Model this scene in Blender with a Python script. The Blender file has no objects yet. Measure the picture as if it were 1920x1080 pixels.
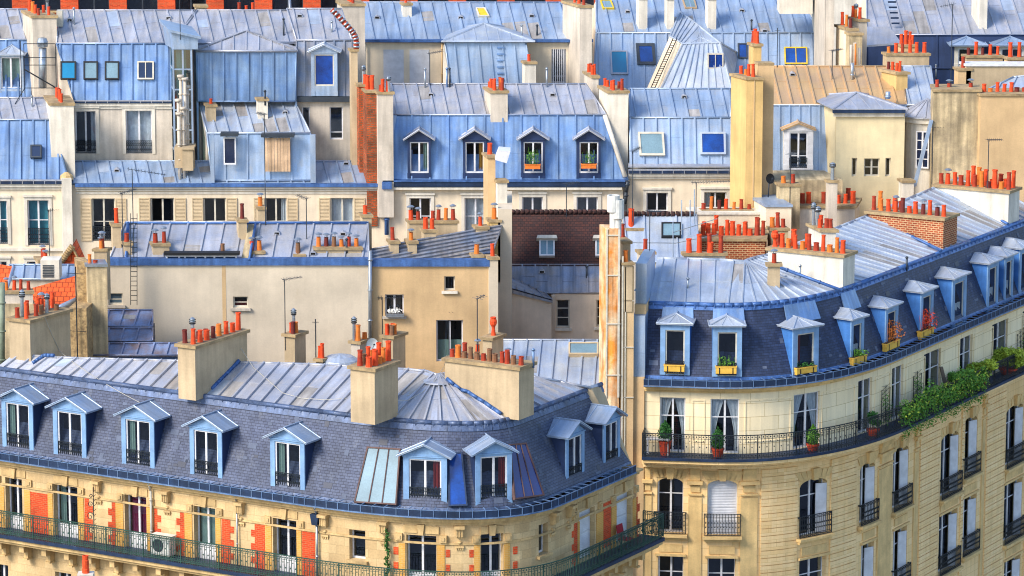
import bpy, math, random
from mathutils import Vector as V
from mathutils.geometry import tessellate_polygon
random.seed(7)
R = math.radians
scene = bpy.context.scene
COL = scene.collection
# ---------------------------------------------------------------- camera model
FPX, PITCH, CAMZ = 7000.0, R(11), 57.0
CAM = V((0, 0, CAMZ))
FW = V((0, math.cos(PITCH), -math.sin(PITCH)))
UP = V((0, math.sin(PITCH), math.cos(PITCH)))
RT = V((1, 0, 0))
def ray(px, py): return FW + RT*((px-960)/FPX) + UP*((540-py)/FPX)
def pY(px, py, Y):
    d = ray(px, py); return CAM + d*(Y/d.y)
def pZ(px, py, Z):
    d = ray(px, py); return CAM + d*((Z-CAMZ)/d.z)
def toX(px, P):          # world x of pixel column px for a point at the depth of P
    d = (P-CAM).dot(FW); return (px-960)/FPX*d
def zat(py, X, Y):       # height seen at pixel row py above plan position X,Y
    d = ray(960, py); return CAMZ + d.z*(Y/d.y)
# ---------------------------------------------------------------- mesh builder
class MB:
    def __init__(s): s.v=[]; s.f=[]; s.uv={}; s.mi=[]; s.sm=[]; s.mk=[0]
    def mark(s):
        if len(s.f)>s.mk[-1]: s.mk.append(len(s.f))
    def each(s,name,mats,parent):
        s.mark()
        for f0,f1 in zip(s.mk,s.mk[1:]):
            q=MB()
            for i in range(f0,f1):
                n=len(q.v); q.v+=[s.v[j] for j in s.f[i]]; q.f.append(list(range(n,n+len(s.f[i])))); q.mi.append(s.mi[i]); q.sm.append(False)
                if i in s.uv: q.uv[len(q.f)-1]=s.uv[i]
            q.build(name,mats,parent)
    def face(s, pts, m=0, uv=None):
        i=len(s.v); s.v += [V(p) for p in pts]; s.f.append(list(range(i,i+len(pts)))); s.mi.append(m); s.sm.append(False)
        if uv: s.uv[len(s.f)-1]=uv
    def prism(s, loop, off, m=0):
        a=[V(p) for p in loop]; off=V(off); b=[p+off for p in a]; n=len(a)
        s.face(a,m); s.face(b[::-1],m)
        for i in range(n):
            j=(i+1)%n; s.face([a[j],a[i],b[i],b[j]],m)
    def box(s, fr, a0,a1,b0,b1,h0,h1, m=0):
        s.prism([fr.pt(a0,b0,h1),fr.pt(a1,b0,h1),fr.pt(a1,b1,h1),fr.pt(a0,b1,h1)], fr.n*(h0-h1), m)
    def wbox(s, c, sx, sy, sz, m=0):   # world box, c = bottom centre
        c=V(c); s.prism([c+V((-sx/2,-sy/2,0)),c+V((sx/2,-sy/2,0)),c+V((sx/2,sy/2,0)),c+V((-sx/2,sy/2,0))],(0,0,sz),m)
    def tube(s, p, q, r, n=6, m=0, r2=None):
        p=V(p); q=V(q); d=(q-p)
        if d.length<1e-6: return
        d.normalize(); a=d.orthogonal().normalized(); b=d.cross(a); r2=r if r2 is None else r2
        i0=len(s.v)
        for k in range(n):
            t=2*math.pi*k/n; o=a*math.cos(t)+b*math.sin(t); s.v.append(p+o*r); s.v.append(q+o*r2)
        for k in range(n):
            j=(k+1)%n; s.f.append([i0+2*k,i0+2*j,i0+2*j+1,i0+2*k+1]); s.mi.append(m); s.sm.append(n>5)
        s.f.append([i0+2*k for k in range(n)][::-1]); s.mi.append(m); s.sm.append(False)
        s.f.append([i0+2*k+1 for k in range(n)]); s.mi.append(m); s.sm.append(False)
    def poly(s, pts, r, n=6, m=0):
        for a,b in zip(pts,pts[1:]): s.tube(a,b,r,n,m)
    def lathe(s, c, prof, n=12, m=0):
        c=V(c); i0=len(s.v)
        for r,z in prof:
            for k in range(n):
                t=2*math.pi*k/n; s.v.append(c+V((r*math.cos(t),r*math.sin(t),z)))
        for i in range(len(prof)-1):
            for k in range(n):
                j=(k+1)%n; s.f.append([i0+i*n+k,i0+i*n+j,i0+(i+1)*n+j,i0+(i+1)*n+k]); s.mi.append(m); s.sm.append(False)
    def build(s, name, mats, parent=None, base=None):
        if not s.f: return None
        if not isinstance(mats,(list,tuple)): mats=[mats]
        if max(s.mi)>=len(mats): mats=list(mats)+(['slate_worn','slate_new'] if 'slate' in mats[0] else ['zinc_worn','zinc_new'])
        if parent is None and base is None:
            xs=[p.x for p in s.v]; ys=[p.y for p in s.v]; base=V(((min(xs)+max(xs))/2,(min(ys)+max(ys))/2,min(p.z for p in s.v)))
        off = base if base is not None else ROOT(parent).location
        me=bpy.data.meshes.new(name); me.from_pydata([p-off for p in s.v],[],s.f)
        for m in mats: me.materials.append(M[m])
        me.polygons.foreach_set('material_index', s.mi); me.polygons.foreach_set('use_smooth', s.sm)
        ul=me.uv_layers.new(name='UVMap')
        vv=s.v
        for pi,pg in enumerate(me.polygons):
            if pi in s.uv:
                for li,u in zip(pg.loop_indices,s.uv[pi]): ul.data[li].uv=u
                continue
            n=pg.normal
            if abs(n.z)>.985: a=V((1,0,0)); b=V((0,1,0))
            else:
                a=V((-n.y,n.x,0)).normalized(); b=n.cross(a)
                if b.z<0: b=-b; a=-a
            for li,vi in zip(pg.loop_indices,pg.vertices):
                p=vv[vi]; ul.data[li].uv=(p.dot(a),p.dot(b))
        o=bpy.data.objects.new(name,me); COL.objects.link(o)
        if parent is not None: o.parent=parent
        elif base is not None: o.location=base
        return o
def ROOT(o):
    while o.parent: o=o.parent
    return o
class Fr:                # flat frame: u across, v up, n out
    def __init__(s,o,u,v,n): s.o=V(o); s.u=V(u).normalized(); s.v=V(v).normalized(); s.n=V(n).normalized()
    def pt(s,a,b,h=0): return s.o+s.u*a+s.v*b+s.n*h
    def at(s,px,py,h=0):
        d=ray(px,py); o=s.o+s.n*h; t=(o-CAM).dot(s.n)/d.dot(s.n); q=CAM+d*t-o
        return q.dot(s.u), q.dot(s.v)
    def P(s,px,py,h=0):
        a,b=s.at(px,py,h); return s.pt(a,b,h)
    def loc(s,a): return Fr(s.pt(a,0),s.u,s.v,s.n)
    def breaks(s,a0,a1): return []
    def shift(s,h): return Fr(s.o+s.n*h,s.u,s.v,s.n)
def wallY(Y): return Fr((0,Y,0),(1,0,0),(0,0,1),(0,-1,0))
def slope(P, ang, u=(1,0,0)):   # roof plane through P rising backwards
    u=V(u).normalized(); b=V((-u.y,u.x,0)); a=R(ang)
    return Fr(P,u,b*math.cos(a)+V((0,0,math.sin(a))), -b*math.sin(a)+V((0,0,math.cos(a))))
class PW:                # wall that follows a curved plan path
    def __init__(s, pts):
        s.p=[V((q.x,q.y,0)) for q in pts]; s.s=[0]
        for a,b in zip(s.p,s.p[1:]): s.s.append(s.s[-1]+(b-a).length)
        n=len(s.p); s.nn=[]
        for i in range(n):
            t=(s.p[min(i+1,n-1)]-s.p[max(i-1,0)]).normalized(); s.nn.append(V((t.y,-t.x,0)))
        s.L=s.s[-1]
    def seg(s,a):
        for i in range(len(s.p)-2):
            if a<s.s[i+1]: return i
        return len(s.p)-2
    def pt(s,a,b,h=0):
        i=s.seg(a); t=(a-s.s[i])/(s.s[i+1]-s.s[i]); p=s.p[i].lerp(s.p[i+1],t); n=s.nn[i].lerp(s.nn[i+1],t)
        q=p+n*h; return V((q.x,q.y,b))
    def at(s,px,py,h=0):
        d=ray(px,py); best=None
        for i in range(len(s.p)-1):
            A=s.p[i]+s.nn[i]*h; B=s.p[i+1]+s.nn[i+1]*h; e=B-A; n=V((e.y,-e.x,0))
            den=d.dot(n)
            if abs(den)<1e-9: continue
            t=(A-CAM).dot(n)/den; q=CAM+d*t; w=V((q.x-A.x,q.y-A.y,0)).dot(e)/e.length_squared
            lo=-1e-6 if i else -99; hi=1+1e-6 if i<len(s.p)-2 else 99
            if lo<=w<=hi and t>0 and (best is None or t<best[0]): best=(t,s.s[i]+w*(s.s[i+1]-s.s[i]),q.z)
        return best[1],best[2]
    def P(s,px,py,h=0):
        a,b=s.at(px,py,h); return s.pt(a,b,h)
    def loc(s,a,h=0):
        i=s.seg(a); t=(a-s.s[i])/(s.s[i+1]-s.s[i]); n=s.nn[i].lerp(s.nn[i+1],t).normalized()
        o=s.pt(a,0,h); return Fr(o,(-n.y,n.x,0),(0,0,1),n)
    @property
    def n(s): return None
    def breaks(s,a0,a1): return [x for x in s.s if a0+.02<x<a1-.02]
def corner_path(P0,P1,Q,P2,P3,n=14):
    pts=[P0.lerp(P1,i/4) for i in range(4)]
    for i in range(n+1):
        t=i/n; pts.append(P1*(1-t)**2+Q*2*t*(1-t)+P2*t*t)
    pts+=[P2.lerp(P3,i/6) for i in range(1,7)]
    return PW(pts)
# ---------------------------------------------------------------- objects
USED={}
def thing(name,label,cat,loc,group=None):
    o=bpy.data.objects.new(name,None); COL.objects.link(o); o.location=V(loc); o.empty_display_size=.5
    o['label']=label; o['category']=cat
    if group: o['group']=group
    return o
def tag(o,label,cat,group=None):
    o['label']=label; o['category']=cat
    if group: o['group']=group
    return o
def band(w,a0,a1,b0,b1,h0,h1,mb):   # moulding following a wall, butt ended
    ss=[a0]+w.breaks(a0,a1)+[a1]
    for i,(x,y) in enumerate(zip(ss,ss[1:])):
        A=[w.pt(x,b0,h0),w.pt(x,b0,h1),w.pt(x,b1,h1),w.pt(x,b1,h0)]; B=[w.pt(y,b0,h0),w.pt(y,b0,h1),w.pt(y,b1,h1),w.pt(y,b1,h0)]
        for k in range(4):
            j=(k+1)%4; q=[A[j],A[k],B[k],B[j]]
            mb.face(q, 0, [(x,(0,h1,0,h0)[k] if 0 else p.z) for p in q] if 0 else None)
        if i==0: mb.face(A)
        if i==len(ss)-2: mb.face(B[::-1])
def clip(poly,p,d):
    out=[]; n=len(poly)
    for i in range(n):
        a=poly[i]; b=poly[(i+1)%n]; ex,ey=b[0]-a[0],b[1]-a[1]
        den=d[0]*ey-d[1]*ex
        if abs(den)<1e-9: continue
        t=((a[0]-p[0])*ey-(a[1]-p[1])*ex)/den; u=((a[0]-p[0])*d[1]-(a[1]-p[1])*d[0])/den
        if 0<=u<1: out.append(t)
    out.sort(); return list(zip(out[::2],out[1::2]))
def roof_face(mb,pl,pxs,rdir=None,sp=.62,th=.07,rh=.075,rw=.07,joint=True,off=.3,edge=True,patch=True):
    """zinc sheet on a plane: traced outline, standing seams clipped to it, staggered cross joints"""
    P=[pl.at(*q) for q in pxs]
    mb.prism([pl.pt(a,b,0) for a,b in P], pl.n*(-th))
    if rdir is None: return P
    cx=sum(q[0] for q in pxs)/len(pxs); cy=sum(q[1] for q in pxs)/len(pxs)
    c=pl.at(cx,cy); e=pl.at(cx+rdir[0],cy+rdir[1]); d=V((e[0]-c[0],e[1]-c[1])).normalized()
    if d.y<0: d=-d
    nrm=V((d.y,-d.x)); ks=[V(p).dot(nrm) for p in P]; k=min(ks)+off*sp; i=0
    while k<max(ks)-.05:
        base=nrm*k
        for t0,t1 in clip(P,base,d):
            if t1-t0<.15: continue
            if patch and random.random()<.3 and t1-t0>1:
                ta=t0+(t1-t0)*random.choice((.03,.5)); tb=min(t1-.05,ta+(t1-t0)*random.choice((.25,.42,.45))); q4=[base+d*ta,base+nrm*sp+d*ta,base+nrm*sp+d*tb,base+d*tb]
                if all(inside(P,c_) for c_ in q4): mb.face([pl.pt(c_.x,c_.y,.009) for c_ in q4],random.choice((1,1,2)))
            A=base+d*t0; B=base+d*t1; w=nrm*(rw/2)
            mb.prism([pl.pt(A.x-w.x,A.y-w.y,rh),pl.pt(A.x+w.x,A.y+w.y,rh),pl.pt(B.x+w.x,B.y+w.y,rh),pl.pt(B.x-w.x,B.y-w.y,rh)],pl.n*(-rh-.01))
            if joint and t1-t0>1.2:
                t=t0+(t1-t0)*(.42+.18*((i%2)))+random.uniform(-.03,.03)
                C=base+d*t; D=C+nrm*sp; 
                if clip(P,C+nrm*sp*.5,d) : 
                    hw=d*.014
                    mb.prism([pl.pt(C.x-hw.x,C.y-hw.y,.012),pl.pt(D.x-hw.x,D.y-hw.y,.012),pl.pt(D.x+hw.x,D.y+hw.y,.012),pl.pt(C.x+hw.x,C.y+hw.y,.012)],pl.n*(-.02)) if inside(P,D) else None
        k+=sp; i+=1
    if edge:
        n=len(P)
        for i in range(n):
            mb.tube(pl.pt(*P[i],.03),pl.pt(*P[(i+1)%n],.03),.045,6)
    return P
def inside(P,q):
    c=False; n=len(P)
    for i in range(n):
        a=P[i]; b=P[(i+1)%n]
        if (a[1]>q[1])!=(b[1]>q[1]) and q[0]<(b[0]-a[0])*(q[1]-a[1])/(b[1]-a[1])+a[0]: c=not c
    return c
def ruled(mb,bot,top,sp=.6,th=.08,rh=.06,rw=.06,ribs=True,joints=(.5,)):
    n=len(bot)
    for i in range(n-1):
        q=[bot[i],bot[i+1],top[i+1],top[i]]
        if (top[i+1]-top[i]).length<1e-4: q=q[:3]
        dn=V((0,0,-th)); mb.prism(q,dn)
    if not ribs: return
    S=[0]
    for a,b in zip(bot,bot[1:]): S.append(S[-1]+(b-a).length)
    k=sp*.5
    def atk(k):
        for i in range(n-1):
            if k<=S[i+1]:
                t=(k-S[i])/(S[i+1]-S[i]); return bot[i].lerp(bot[i+1],t),top[i].lerp(top[i+1],t),(bot[i+1]-bot[i]).normalized()
    prev=None
    while k<S[-1]:
        b,t,u=atk(k); d=(t-b); L=d.length; d.normalize(); nn=u.cross(d).normalized(); w=d.cross(nn).normalized()*(rw/2)
        if nn.z<0: nn=-nn
        mb.prism([b-w+nn*rh,b+w+nn*rh,t+w*.7+nn*rh,t-w*.7+nn*rh],nn*(-rh-.03))
        if prev:
            if random.random()<.3:
                j0=random.choice((.05,.5)); j1=j0+.43; e_=nn*.01; mb.face([prev[0].lerp(prev[1],j0)+e_,b.lerp(t,j0)+e_,b.lerp(t,j1)+e_,prev[0].lerp(prev[1],j1)+e_],random.choice((1,1,2)))
            for j in joints:
                jj=j+random.uniform(-.04,.04)
                A=prev[0].lerp(prev[1],jj); B=b.lerp(t,jj); hw=d*.014
                mb.prism([A-hw+nn*.014,B-hw+nn*.014,B+hw+nn*.014,A+hw+nn*.014],nn*(-.03))
        prev=(b,t); k+=sp
    mb.poly([p+V((0,0,.03)) for p in bot],.05)
# ---------------------------------------------------------------- walls with real openings
class Wall:
    def __init__(s,w,a0,a1,b0,b1,root,mats,depth=.5,name='wall'):
        s.w=w; s.a0,s.a1,s.b0,s.b1=a0,a1,b0,b1; s.root=root; s.mats=list(mats) if isinstance(mats,(list,tuple)) else [mats]; s.d=depth; s.h=[]; s.name=name
    def finish(s):
        mb=MB(); w=s.w; hs=[(max(x[0],s.a0),min(x[1],s.a1),x[2],x[3]) for x in s.h]
        A=sorted(set([s.a0,s.a1]+w.breaks(s.a0,s.a1)+[x for h in hs for x in h[:2]])); B=sorted(set([s.b0,s.b1]+[x for h in hs for x in h[2:]]))
        for x0,x1 in zip(A,A[1:]):
            if x1-x0<1e-4: continue
            xm=(x0+x1)/2; run=None
            for y0,y1 in zip(B,B[1:]):
                ym=(y0+y1)/2
                if any(h[0]<xm<h[1] and h[2]<ym<h[3] for h in hs):
                    if run is not None: s._f(mb,x0,x1,run,y0); run=None
                elif run is None: run=y0
            if run is not None: s._f(mb,x0,x1,run,B[-1])
        for h in hs:
            d=-s.d; aa=[h[0]]+w.breaks(h[0],h[1])+[h[1]]
            p=w.pt
            mb.face([p(h[0],h[2]),p(h[0],h[2],d),p(h[0],h[3],d),p(h[0],h[3])],0)
            mb.face([p(h[1],h[2],d),p(h[1],h[2]),p(h[1],h[3]),p(h[1],h[3],d)],0)
            mb.face([p(h[0],h[2]),p(h[1],h[2]),p(h[1],h[2],d),p(h[0],h[2],d)],0)
            mb.face([p(h[0],h[3],d),p(h[1],h[3],d),p(h[1],h[3]),p(h[0],h[3])],0)
            mb.face([p(h[0],h[2],d),p(h[1],h[2],d),p(h[1],h[3],d),p(h[0],h[3],d)],1)
        return mb.build(s.name,[s.mats[0],'unlit_interior'],s.root)
    def _f(s,mb,x0,x1,y0,y1):
        w=s.w; mb.face([w.pt(x0,y0),w.pt(x1,y0),w.pt(x1,y1),w.pt(x0,y1)],0,[(x0,y0),(x1,y0),(x1,y1),(x0,y1)])
    def px(s,x0,y0,x1,y1):
        xm=(x0+x1)/2; ym=(y0+y1)/2
        a0=s.w.at(x0,ym)[0]; a1=s.w.at(x1,ym)[0]; b0=s.w.at(xm,y1)[1]; b1=s.w.at(xm,y0)[1]
        return a0,a1,b0,b1
    def win(s,x0,y0,x1,y1,**k):
        a0,a1,b0,b1=s.px(x0,y0,x1,y1); return s.winm(a0,a1,b0,b1,**k)
    def winm(s,a0,a1,b0,b1,rec=.16,sur=None,sillm=None,**k):
        s.h.append((a0,a1,b0,b1)); ac=(a0+a1)/2; L=s.w.loc(ac)
        wv=window(s.root,L,-(a1-a0)/2,(a1-a0)/2,b0,b1,rec=rec,**k)
        if sur:
            mb=MB(); t=.16; e=.05; x0,x1=-(a1-a0)/2,(a1-a0)/2
            mb.box(L,x0-t,x0-.002,b0,b1+t,-.02,e); mb.box(L,x1+.002,x1+t,b0,b1+t,-.02,e); mb.box(L,x0-.002,x1+.002,b1,b1+t,-.02,e)
            mb.box(L,x0-t-.05,x1+t+.05,b1+t+.003,b1+t+.1,-.02,e+.07)
            mb.build('surround',sur,wv)
        if sillm:
            mb=MB(); mb.box(L,-(a1-a0)/2-.12,(a1-a0)/2+.12,b0-.12,b0-.003,-.02,.14); mb.build('sill',sillm,wv)
        return wv
def rail_mb(L,a0,a1,b0,b1,h,mb,sp=.1,fancy=True,r=.011):
    mb.box(L,a0,a1,b1-.03,b1,h-.02,h+.02); mb.box(L,a0,a1,b0,b0+.025,h-.015,h+.015)
    if fancy: mb.box(L,a0,a1,b1-.16,b1-.14,h-.01,h+.01); mb.box(L,a0,a1,b0+.14,b0+.155,h-.01,h+.01)
    n=max(2,int((a1-a0)/sp)); 
    for i in range(n+1):
        x=a0+(a1-a0)*i/n; rr=r if 0<i<n else r*1.6; mb.box(L,x-rr,x+rr,b0,b1-.03,h-rr,h+rr)
    if fancy:
        for i in range(n):
            x=a0+(a1-a0)*(i+.5)/n; zc=(b0+b1)/2
            for z,s in ((zc+.08,.05),(zc-.12,.045),(b0+.08,.035),(b1-.09,.03)):
                mb.prism([L.pt(x,z-s,h+.008),L.pt(x+s*.7,z,h+.008),L.pt(x,z+s,h+.008),L.pt(x-s*.7,z,h+.008)],L.n*-.016)
def window(root,L,a0,a1,b0,b1,rec=.16,kind='fr',frame='white',glass='glass',tr=(.55,),cur=None,rail=None,shut=None,fw=.06,name='window',arch=0,parent_is_part=False,railh=.45,drop=None,kick=0):
    """window part with sub-parts; L local frame of the wall"""
    mb=MB(); h0,h1=-rec-.05,-rec
    mb.box(L,a0,a0+fw,b0,b1,h0,h1); mb.box(L,a1-fw,a1,b0,b1,h0,h1); mb.box(L,a0+fw,a1-fw,b1-fw,b1,h0,h1); mb.box(L,a0+fw,a1-fw,b0,b0+fw*1.3,h0,h1)
    m=(a0+a1)/2
    if kind=='fr': mb.box(L,m-fw*.7,m+fw*.7,b0+fw*1.3,b1-fw,h0,h1+.012)
    if kind=='bars':
        n=7
        for i in range(1,n):
            x=a0+(a1-a0)*i/n; mb.box(L,x-.025,x+.025,b0,b1,-.02,.02)
    for t in (tr or ()):
        z=b0+(b1-b0)*t; mb.box(L,a0+fw,a1-fw,z-.02,z+.02,h0+.01,h1-.004)
    if kick:
        z=b0+(b1-b0)*kick; mb.box(L,a0+fw,m-fw*.7,b0+fw*1.3,z,h0+.005,h1-.01); mb.box(L,m+fw*.7,a1-fw,b0+fw*1.3,z,h0+.005,h1-.01)
    f=mb.build(name,frame,root)
    g=MB(); g.face([L.pt(a0+fw*.5,b0+fw*.5,h0+.02),L.pt(a1-fw*.5,b0+fw*.5,h0+.02),L.pt(a1-fw*.5,b1-fw*.5,h0+.02),L.pt(a0+fw*.5,b1-fw*.5,h0+.02)])
    sub=f if not parent_is_part else root
    if parent_is_part: f.name='window_frame'
    g.build('glass_pane',glass,sub)
    if cur:
        c=MB(); n=10; cm,style=cur
        def strip(x0,x1,z0,z1,tie):
            for i in range(n):
                t0,t1=i/n,(i+1)/n; hh=lambda t: h0-.1+.03*math.sin(t*14)
                def X(t,z):
                    if not tie: return x0+(x1-x0)*t
                    q=(z-z0)/(z1-z0); k=1-.75*math.sin(max(0,1-q)*1.9)
                    w=(x1-x0)*k; return (x0+w*t) if tie<0 else (x1-w*(1-t))
                zs=[z0+(z1-z0)*j/5 for j in range(6)] if tie else [z0,z1]
                for za,zb in zip(zs,zs[1:]): c.face([L.pt(X(t0,za),za,hh(t0)),L.pt(X(t1,za),za,hh(t1)),L.pt(X(t1,zb),zb,hh(t1)),L.pt(X(t0,zb),zb,hh(t0))])
        if style=='full': strip(a0+fw,a1-fw,b0+.05,b1-.05,0)
        elif style=='tied': strip(a0+fw,m-.03,b0+.05,b1-.05,-1); strip(m+.03,a1-fw,b0+.05,b1-.05,1)
        elif style=='right': strip(m+(a1-m)*.45,a1-fw,b0+.05,b1-.05,0)
        elif style=='left': strip(a0+fw,a0+(m-a0)*.6,b0+.05,b1-.05,0)
        elif style=='half': strip(a0+fw,a1-fw,b0+.05,b0+(b1-b0)*.5,0)
        c.build('curtain',cm,sub)
    if rail:
        r=MB(); top=b0+(b1-b0)*railh if railh<1 else b0+railh
        rail_mb(L,a0+.01,a1-.01,b0+.04,top,-.03,r); r.build('window_railing',rail,sub)
    if shut:
        sm,sides=shut; w=(a1-a0)/2*.95
        for sd in sides:
            s=MB()
            if sd=='L': x0,x1=a0-w-.03,a0-.03
            elif sd=='R': x0,x1=a1+.03,a1+w+.03
            elif sd=='C': x0,x1=a0+.02,a1-.02
            hh=(.01,.05) if sd!='C' else (-rec+.03,-rec+.07)
            s.box(L,x0,x0+.05,b0,b1,hh[0],hh[1]); s.box(L,x1-.05,x1,b0,b1,hh[0],hh[1]); s.box(L,x0+.05,x1-.05,b0,b0+.06,hh[0],hh[1]); s.box(L,x0+.05,x1-.05,b1-.06,b1,hh[0],hh[1])
            mid=b0+(b1-b0)*.5; s.box(L,x0+.05,x1-.05,mid-.03,mid+.03,hh[0],hh[1])
            s.box(L,x0+.05,x1-.05,b0+.06,b1-.06,hh[0]-.003,hh[0]+.006)
            z=b0+.08
            while z<b1-.1:
                s.prism([L.pt(x0+.05,z,hh[1]-.004),L.pt(x1-.05,z,hh[1]-.004),L.pt(x1-.05,z+.05,hh[0]+.01),L.pt(x0+.05,z+.05,hh[0]+.01)],L.v*-.014); z+=.07
            s.build('shutter',sm,sub)
    return f
def dormer(root,L,a0,a1,b0,b1,back,kind='gable',fm='blue_paint',cheek='slate_dark_shade',roof='zinc',wf='white',ww=.78,rail=None,ov=.12,rise=.55,cur=None,glass='glass',tr=(),wb=.12,lean=0,kindw='fr',railh=.42,wtop=.14):
    """dormer: vertical front on frame L (n outwards), box running back into the slope"""
    m=(a0+a1)/2; mb=MB(); t=.05
    # cheeks
    P=lambda a,b,h: L.pt(a+lean*(-h),b,h)
    ck=MB()
    for x0,x1 in ((a0,a0+t),(a1-t,a1)):
        ck.mark()
        ck.prism([P(x0,b0,-.06),P(x1,b0,-.06),P(x1,b1,-.06),P(x0,b1,-.06)],P(0,0,-back)-P(0,0,-.06))
    # front frame
    w=(a1-a0)*(1-ww)/2; wx0,wx1=a0+w,a1-w; wz0,wz1=b0+wb,b1-wtop
    mb.box(L,a0,wx0,b0,b1,-.06,0); mb.box(L,wx1,a1,b0,b1,-.06,0); mb.box(L,wx0,wx1,wz1,b1,-.06,0); mb.box(L,wx0,wx1,b0,wz0,-.06,0)
    mb.box(L,a0-.015,wx0+.01,b0,b0+.25,-.05,.025); mb.box(L,wx1-.01,a1+.015,b0,b0+.25,-.05,.025); mb.box(L,a0-.03,a1+.03,b1-.05,b1,-.05,.04)
    d=mb.build('dormer',fm,root)
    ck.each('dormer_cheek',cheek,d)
    bk=MB(); bk.face([L.pt(wx0,wz0,-.45),L.pt(wx1,wz0,-.45),L.pt(wx1,wz1,-.45),L.pt(wx0,wz1,-.45)]); bk.build('unlit_backing','unlit_interior',d)  # near-black plate behind the glass, painted as the unlit room
    window(d,L,wx0,wx1,wz0,wz1,rec=.05,frame=wf,glass=glass,tr=tr,cur=cur,rail=rail,parent_is_part=True,kind=kindw,railh=railh)
    r=MB(); o=ov
    if kind=='gable':
        A=P(a0-o,b1+.0,o);B=P(m,b1+rise,o);C=P(a1+o,b1+.0,o); off=P(0,0,-back-.3)-P(0,0,o)
        th=V((0,0,-.06))
        for p,q in ((A,B),(B,C)):
            r.prism([p,q,q+off,p+off],th)
            for k in (.0,.5):
                e=off*k; r.tube(p+e+V((0,0,.015)),q+e+V((0,0,.015)),.022,5)
        r.tube(B+V((0,0,.02)),B+off+V((0,0,.02)),.035,5); r.tube(A,A+off,.03,5); r.tube(C,C+off,.03,5)
        g=MB(); g.prism([L.pt(a0,b1+.003,0),L.pt(a1,b1+.003,0),L.pt(m,b1+rise*.9,0)],L.n*-.06); g.build('dormer_gable',fm,d)
    elif kind=='hip':
        A=P(a0-o,b1,o);C=P(a1+o,b1,o);B=P(m,b1+rise,-(a1-a0)*.45); off=P(0,0,-back-.3)-P(0,0,-(a1-a0)*.45); Ab=A+(P(0,0,-back)-P(0,0,o)); Cb=C+(P(0,0,-back)-P(0,0,o)); Bb=B+off
        th=V((0,0,-.05))
        for q in ([A,C,B],[A,B,Bb,Ab],[C,Cb,Bb,B]): r.prism(q,th)
        for p,q in ((A,B),(C,B),(B,Bb),(A,C),(A,Ab),(C,Cb)): r.tube(p+V((0,0,.015)),q+V((0,0,.015)),.03,5)
        for k in (.33,.66): r.tube(A.lerp(C,k)+V((0,0,.015)),B+V((0,0,.01)),.016,4)
    elif kind=='flat':
        A=P(a0-o,b1,o);C=P(a1+o,b1,o); off=P(0,rise,-back-.2)-P(0,0,o); r.prism([A,C,C+off,A+off],(0,0,.07))
    r.build('dormer_roof',roof,d)
    return d
# ---------------------------------------------------------------- chimneys
POT={}
def potmesh(style,col):
    k=(style,col)
    if k in POT: return POT[k]
    mb=MB(); mats=[col,'metal_light','soot_shade']
    if style=='t': h=.72; mb.lathe((0,0,0),[(.135,0),(.125,.1),(.105,h-.06),(.125,h-.06),(.125,h),(.09,h),(.085,h-.3)],10); mb.lathe((0,0,0),[(.085,h-.3),(.001,h-.3)],10,2)
    if style=='m': h=.52; mb.lathe((0,0,0),[(.14,0),(.125,.08),(.115,h-.06),(.13,h-.05),(.13,h),(.095,h),(.09,h-.2)],10); mb.lathe((0,0,0),[(.09,h-.2),(.001,h-.2)],10,2)
    if style=='s': h=.36; mb.lathe((0,0,0),[(.15,0),(.14,.06),(.125,h-.05),(.14,h-.04),(.14,h),(.1,h),(.1,h-.15)],10); mb.lathe((0,0,0),[(.1,h-.15),(.001,h-.15)],10,2)
    if style=='c':
        h=.5; mb.lathe((0,0,0),[(.13,0),(.11,h),(.13,h),(.09,h)],10)
        for a in range(3):
            t=a*2.1; mb.tube((.08*math.cos(t),.08*math.sin(t),h-.02),(.08*math.cos(t),.08*math.sin(t),h+.16),.012,4,1)
        mb.lathe((0,0,0),[(.19,h+.14),(.2,h+.17),(.1,h+.23),(.001,h+.25)],10,1); mb.lathe((0,0,0),[(.001,h+.15),(.19,h+.14)],10,1)
    if style=='p':   # metal flue with turbine head
        mb.lathe((0,0,0),[(.1,0),(.09,.75),(.14,.77),(.16,.9),(.13,1.02),(.05,1.08),(.001,1.1)],10,1)
        for z in (.8,.88,.96): mb.lathe((0,0,0),[(.165,z),(.175,z+.02),(.165,z+.04)],10,2)
    if style=='b':   # bellied pot
        mb.lathe((0,0,0),[(.15,0),(.12,.1),(.09,.3),(.1,.38),(.19,.5),(.2,.62),(.15,.74),(.17,.78),(.12,.8),(.1,.6)],12)
    o=mb.build('chimney_pot',mats,None,V((0,0,0))); me=o.data; bpy.data.objects.remove(o); POT[k]=me; return me
def pots(ch,A,B,spec,z,side=None,h=1.0):
    """pots in a row from A to B on top of a chimney; digits give the colour, letters the form"""
    base=ROOT(ch).location; items=spec.split(); n=len(items)
    for i,it in enumerate(items):
        if it=='.': continue
        st=it[0]; c='terra'+((it[1] if random.random()>.22 else random.choice('1235')) if len(it)>1 else random.choice('11235'))
        t=(i+.5)/n; p=A.lerp(B,t); 
        if side is not None: p=p+side*(random.choice((-1,1))*.0 + (i%2-.5)*0)
        o=bpy.data.objects.new('chimney_pot',potmesh(st,c)); COL.objects.link(o); o.parent=ch
        o.location=V((p.x,p.y,z))-base+V((random.uniform(-.03,.03),random.uniform(-.03,.03),-.01)); s=random.uniform(.94,1.06)*h; r_=s*random.choice((.78,.85,.92))
        o.scale=(r_,r_,s*random.uniform(.72,1.1)); o.rotation_euler=(random.uniform(-.03,.03),random.uniform(-.03,.03),random.uniform(0,6))
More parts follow.
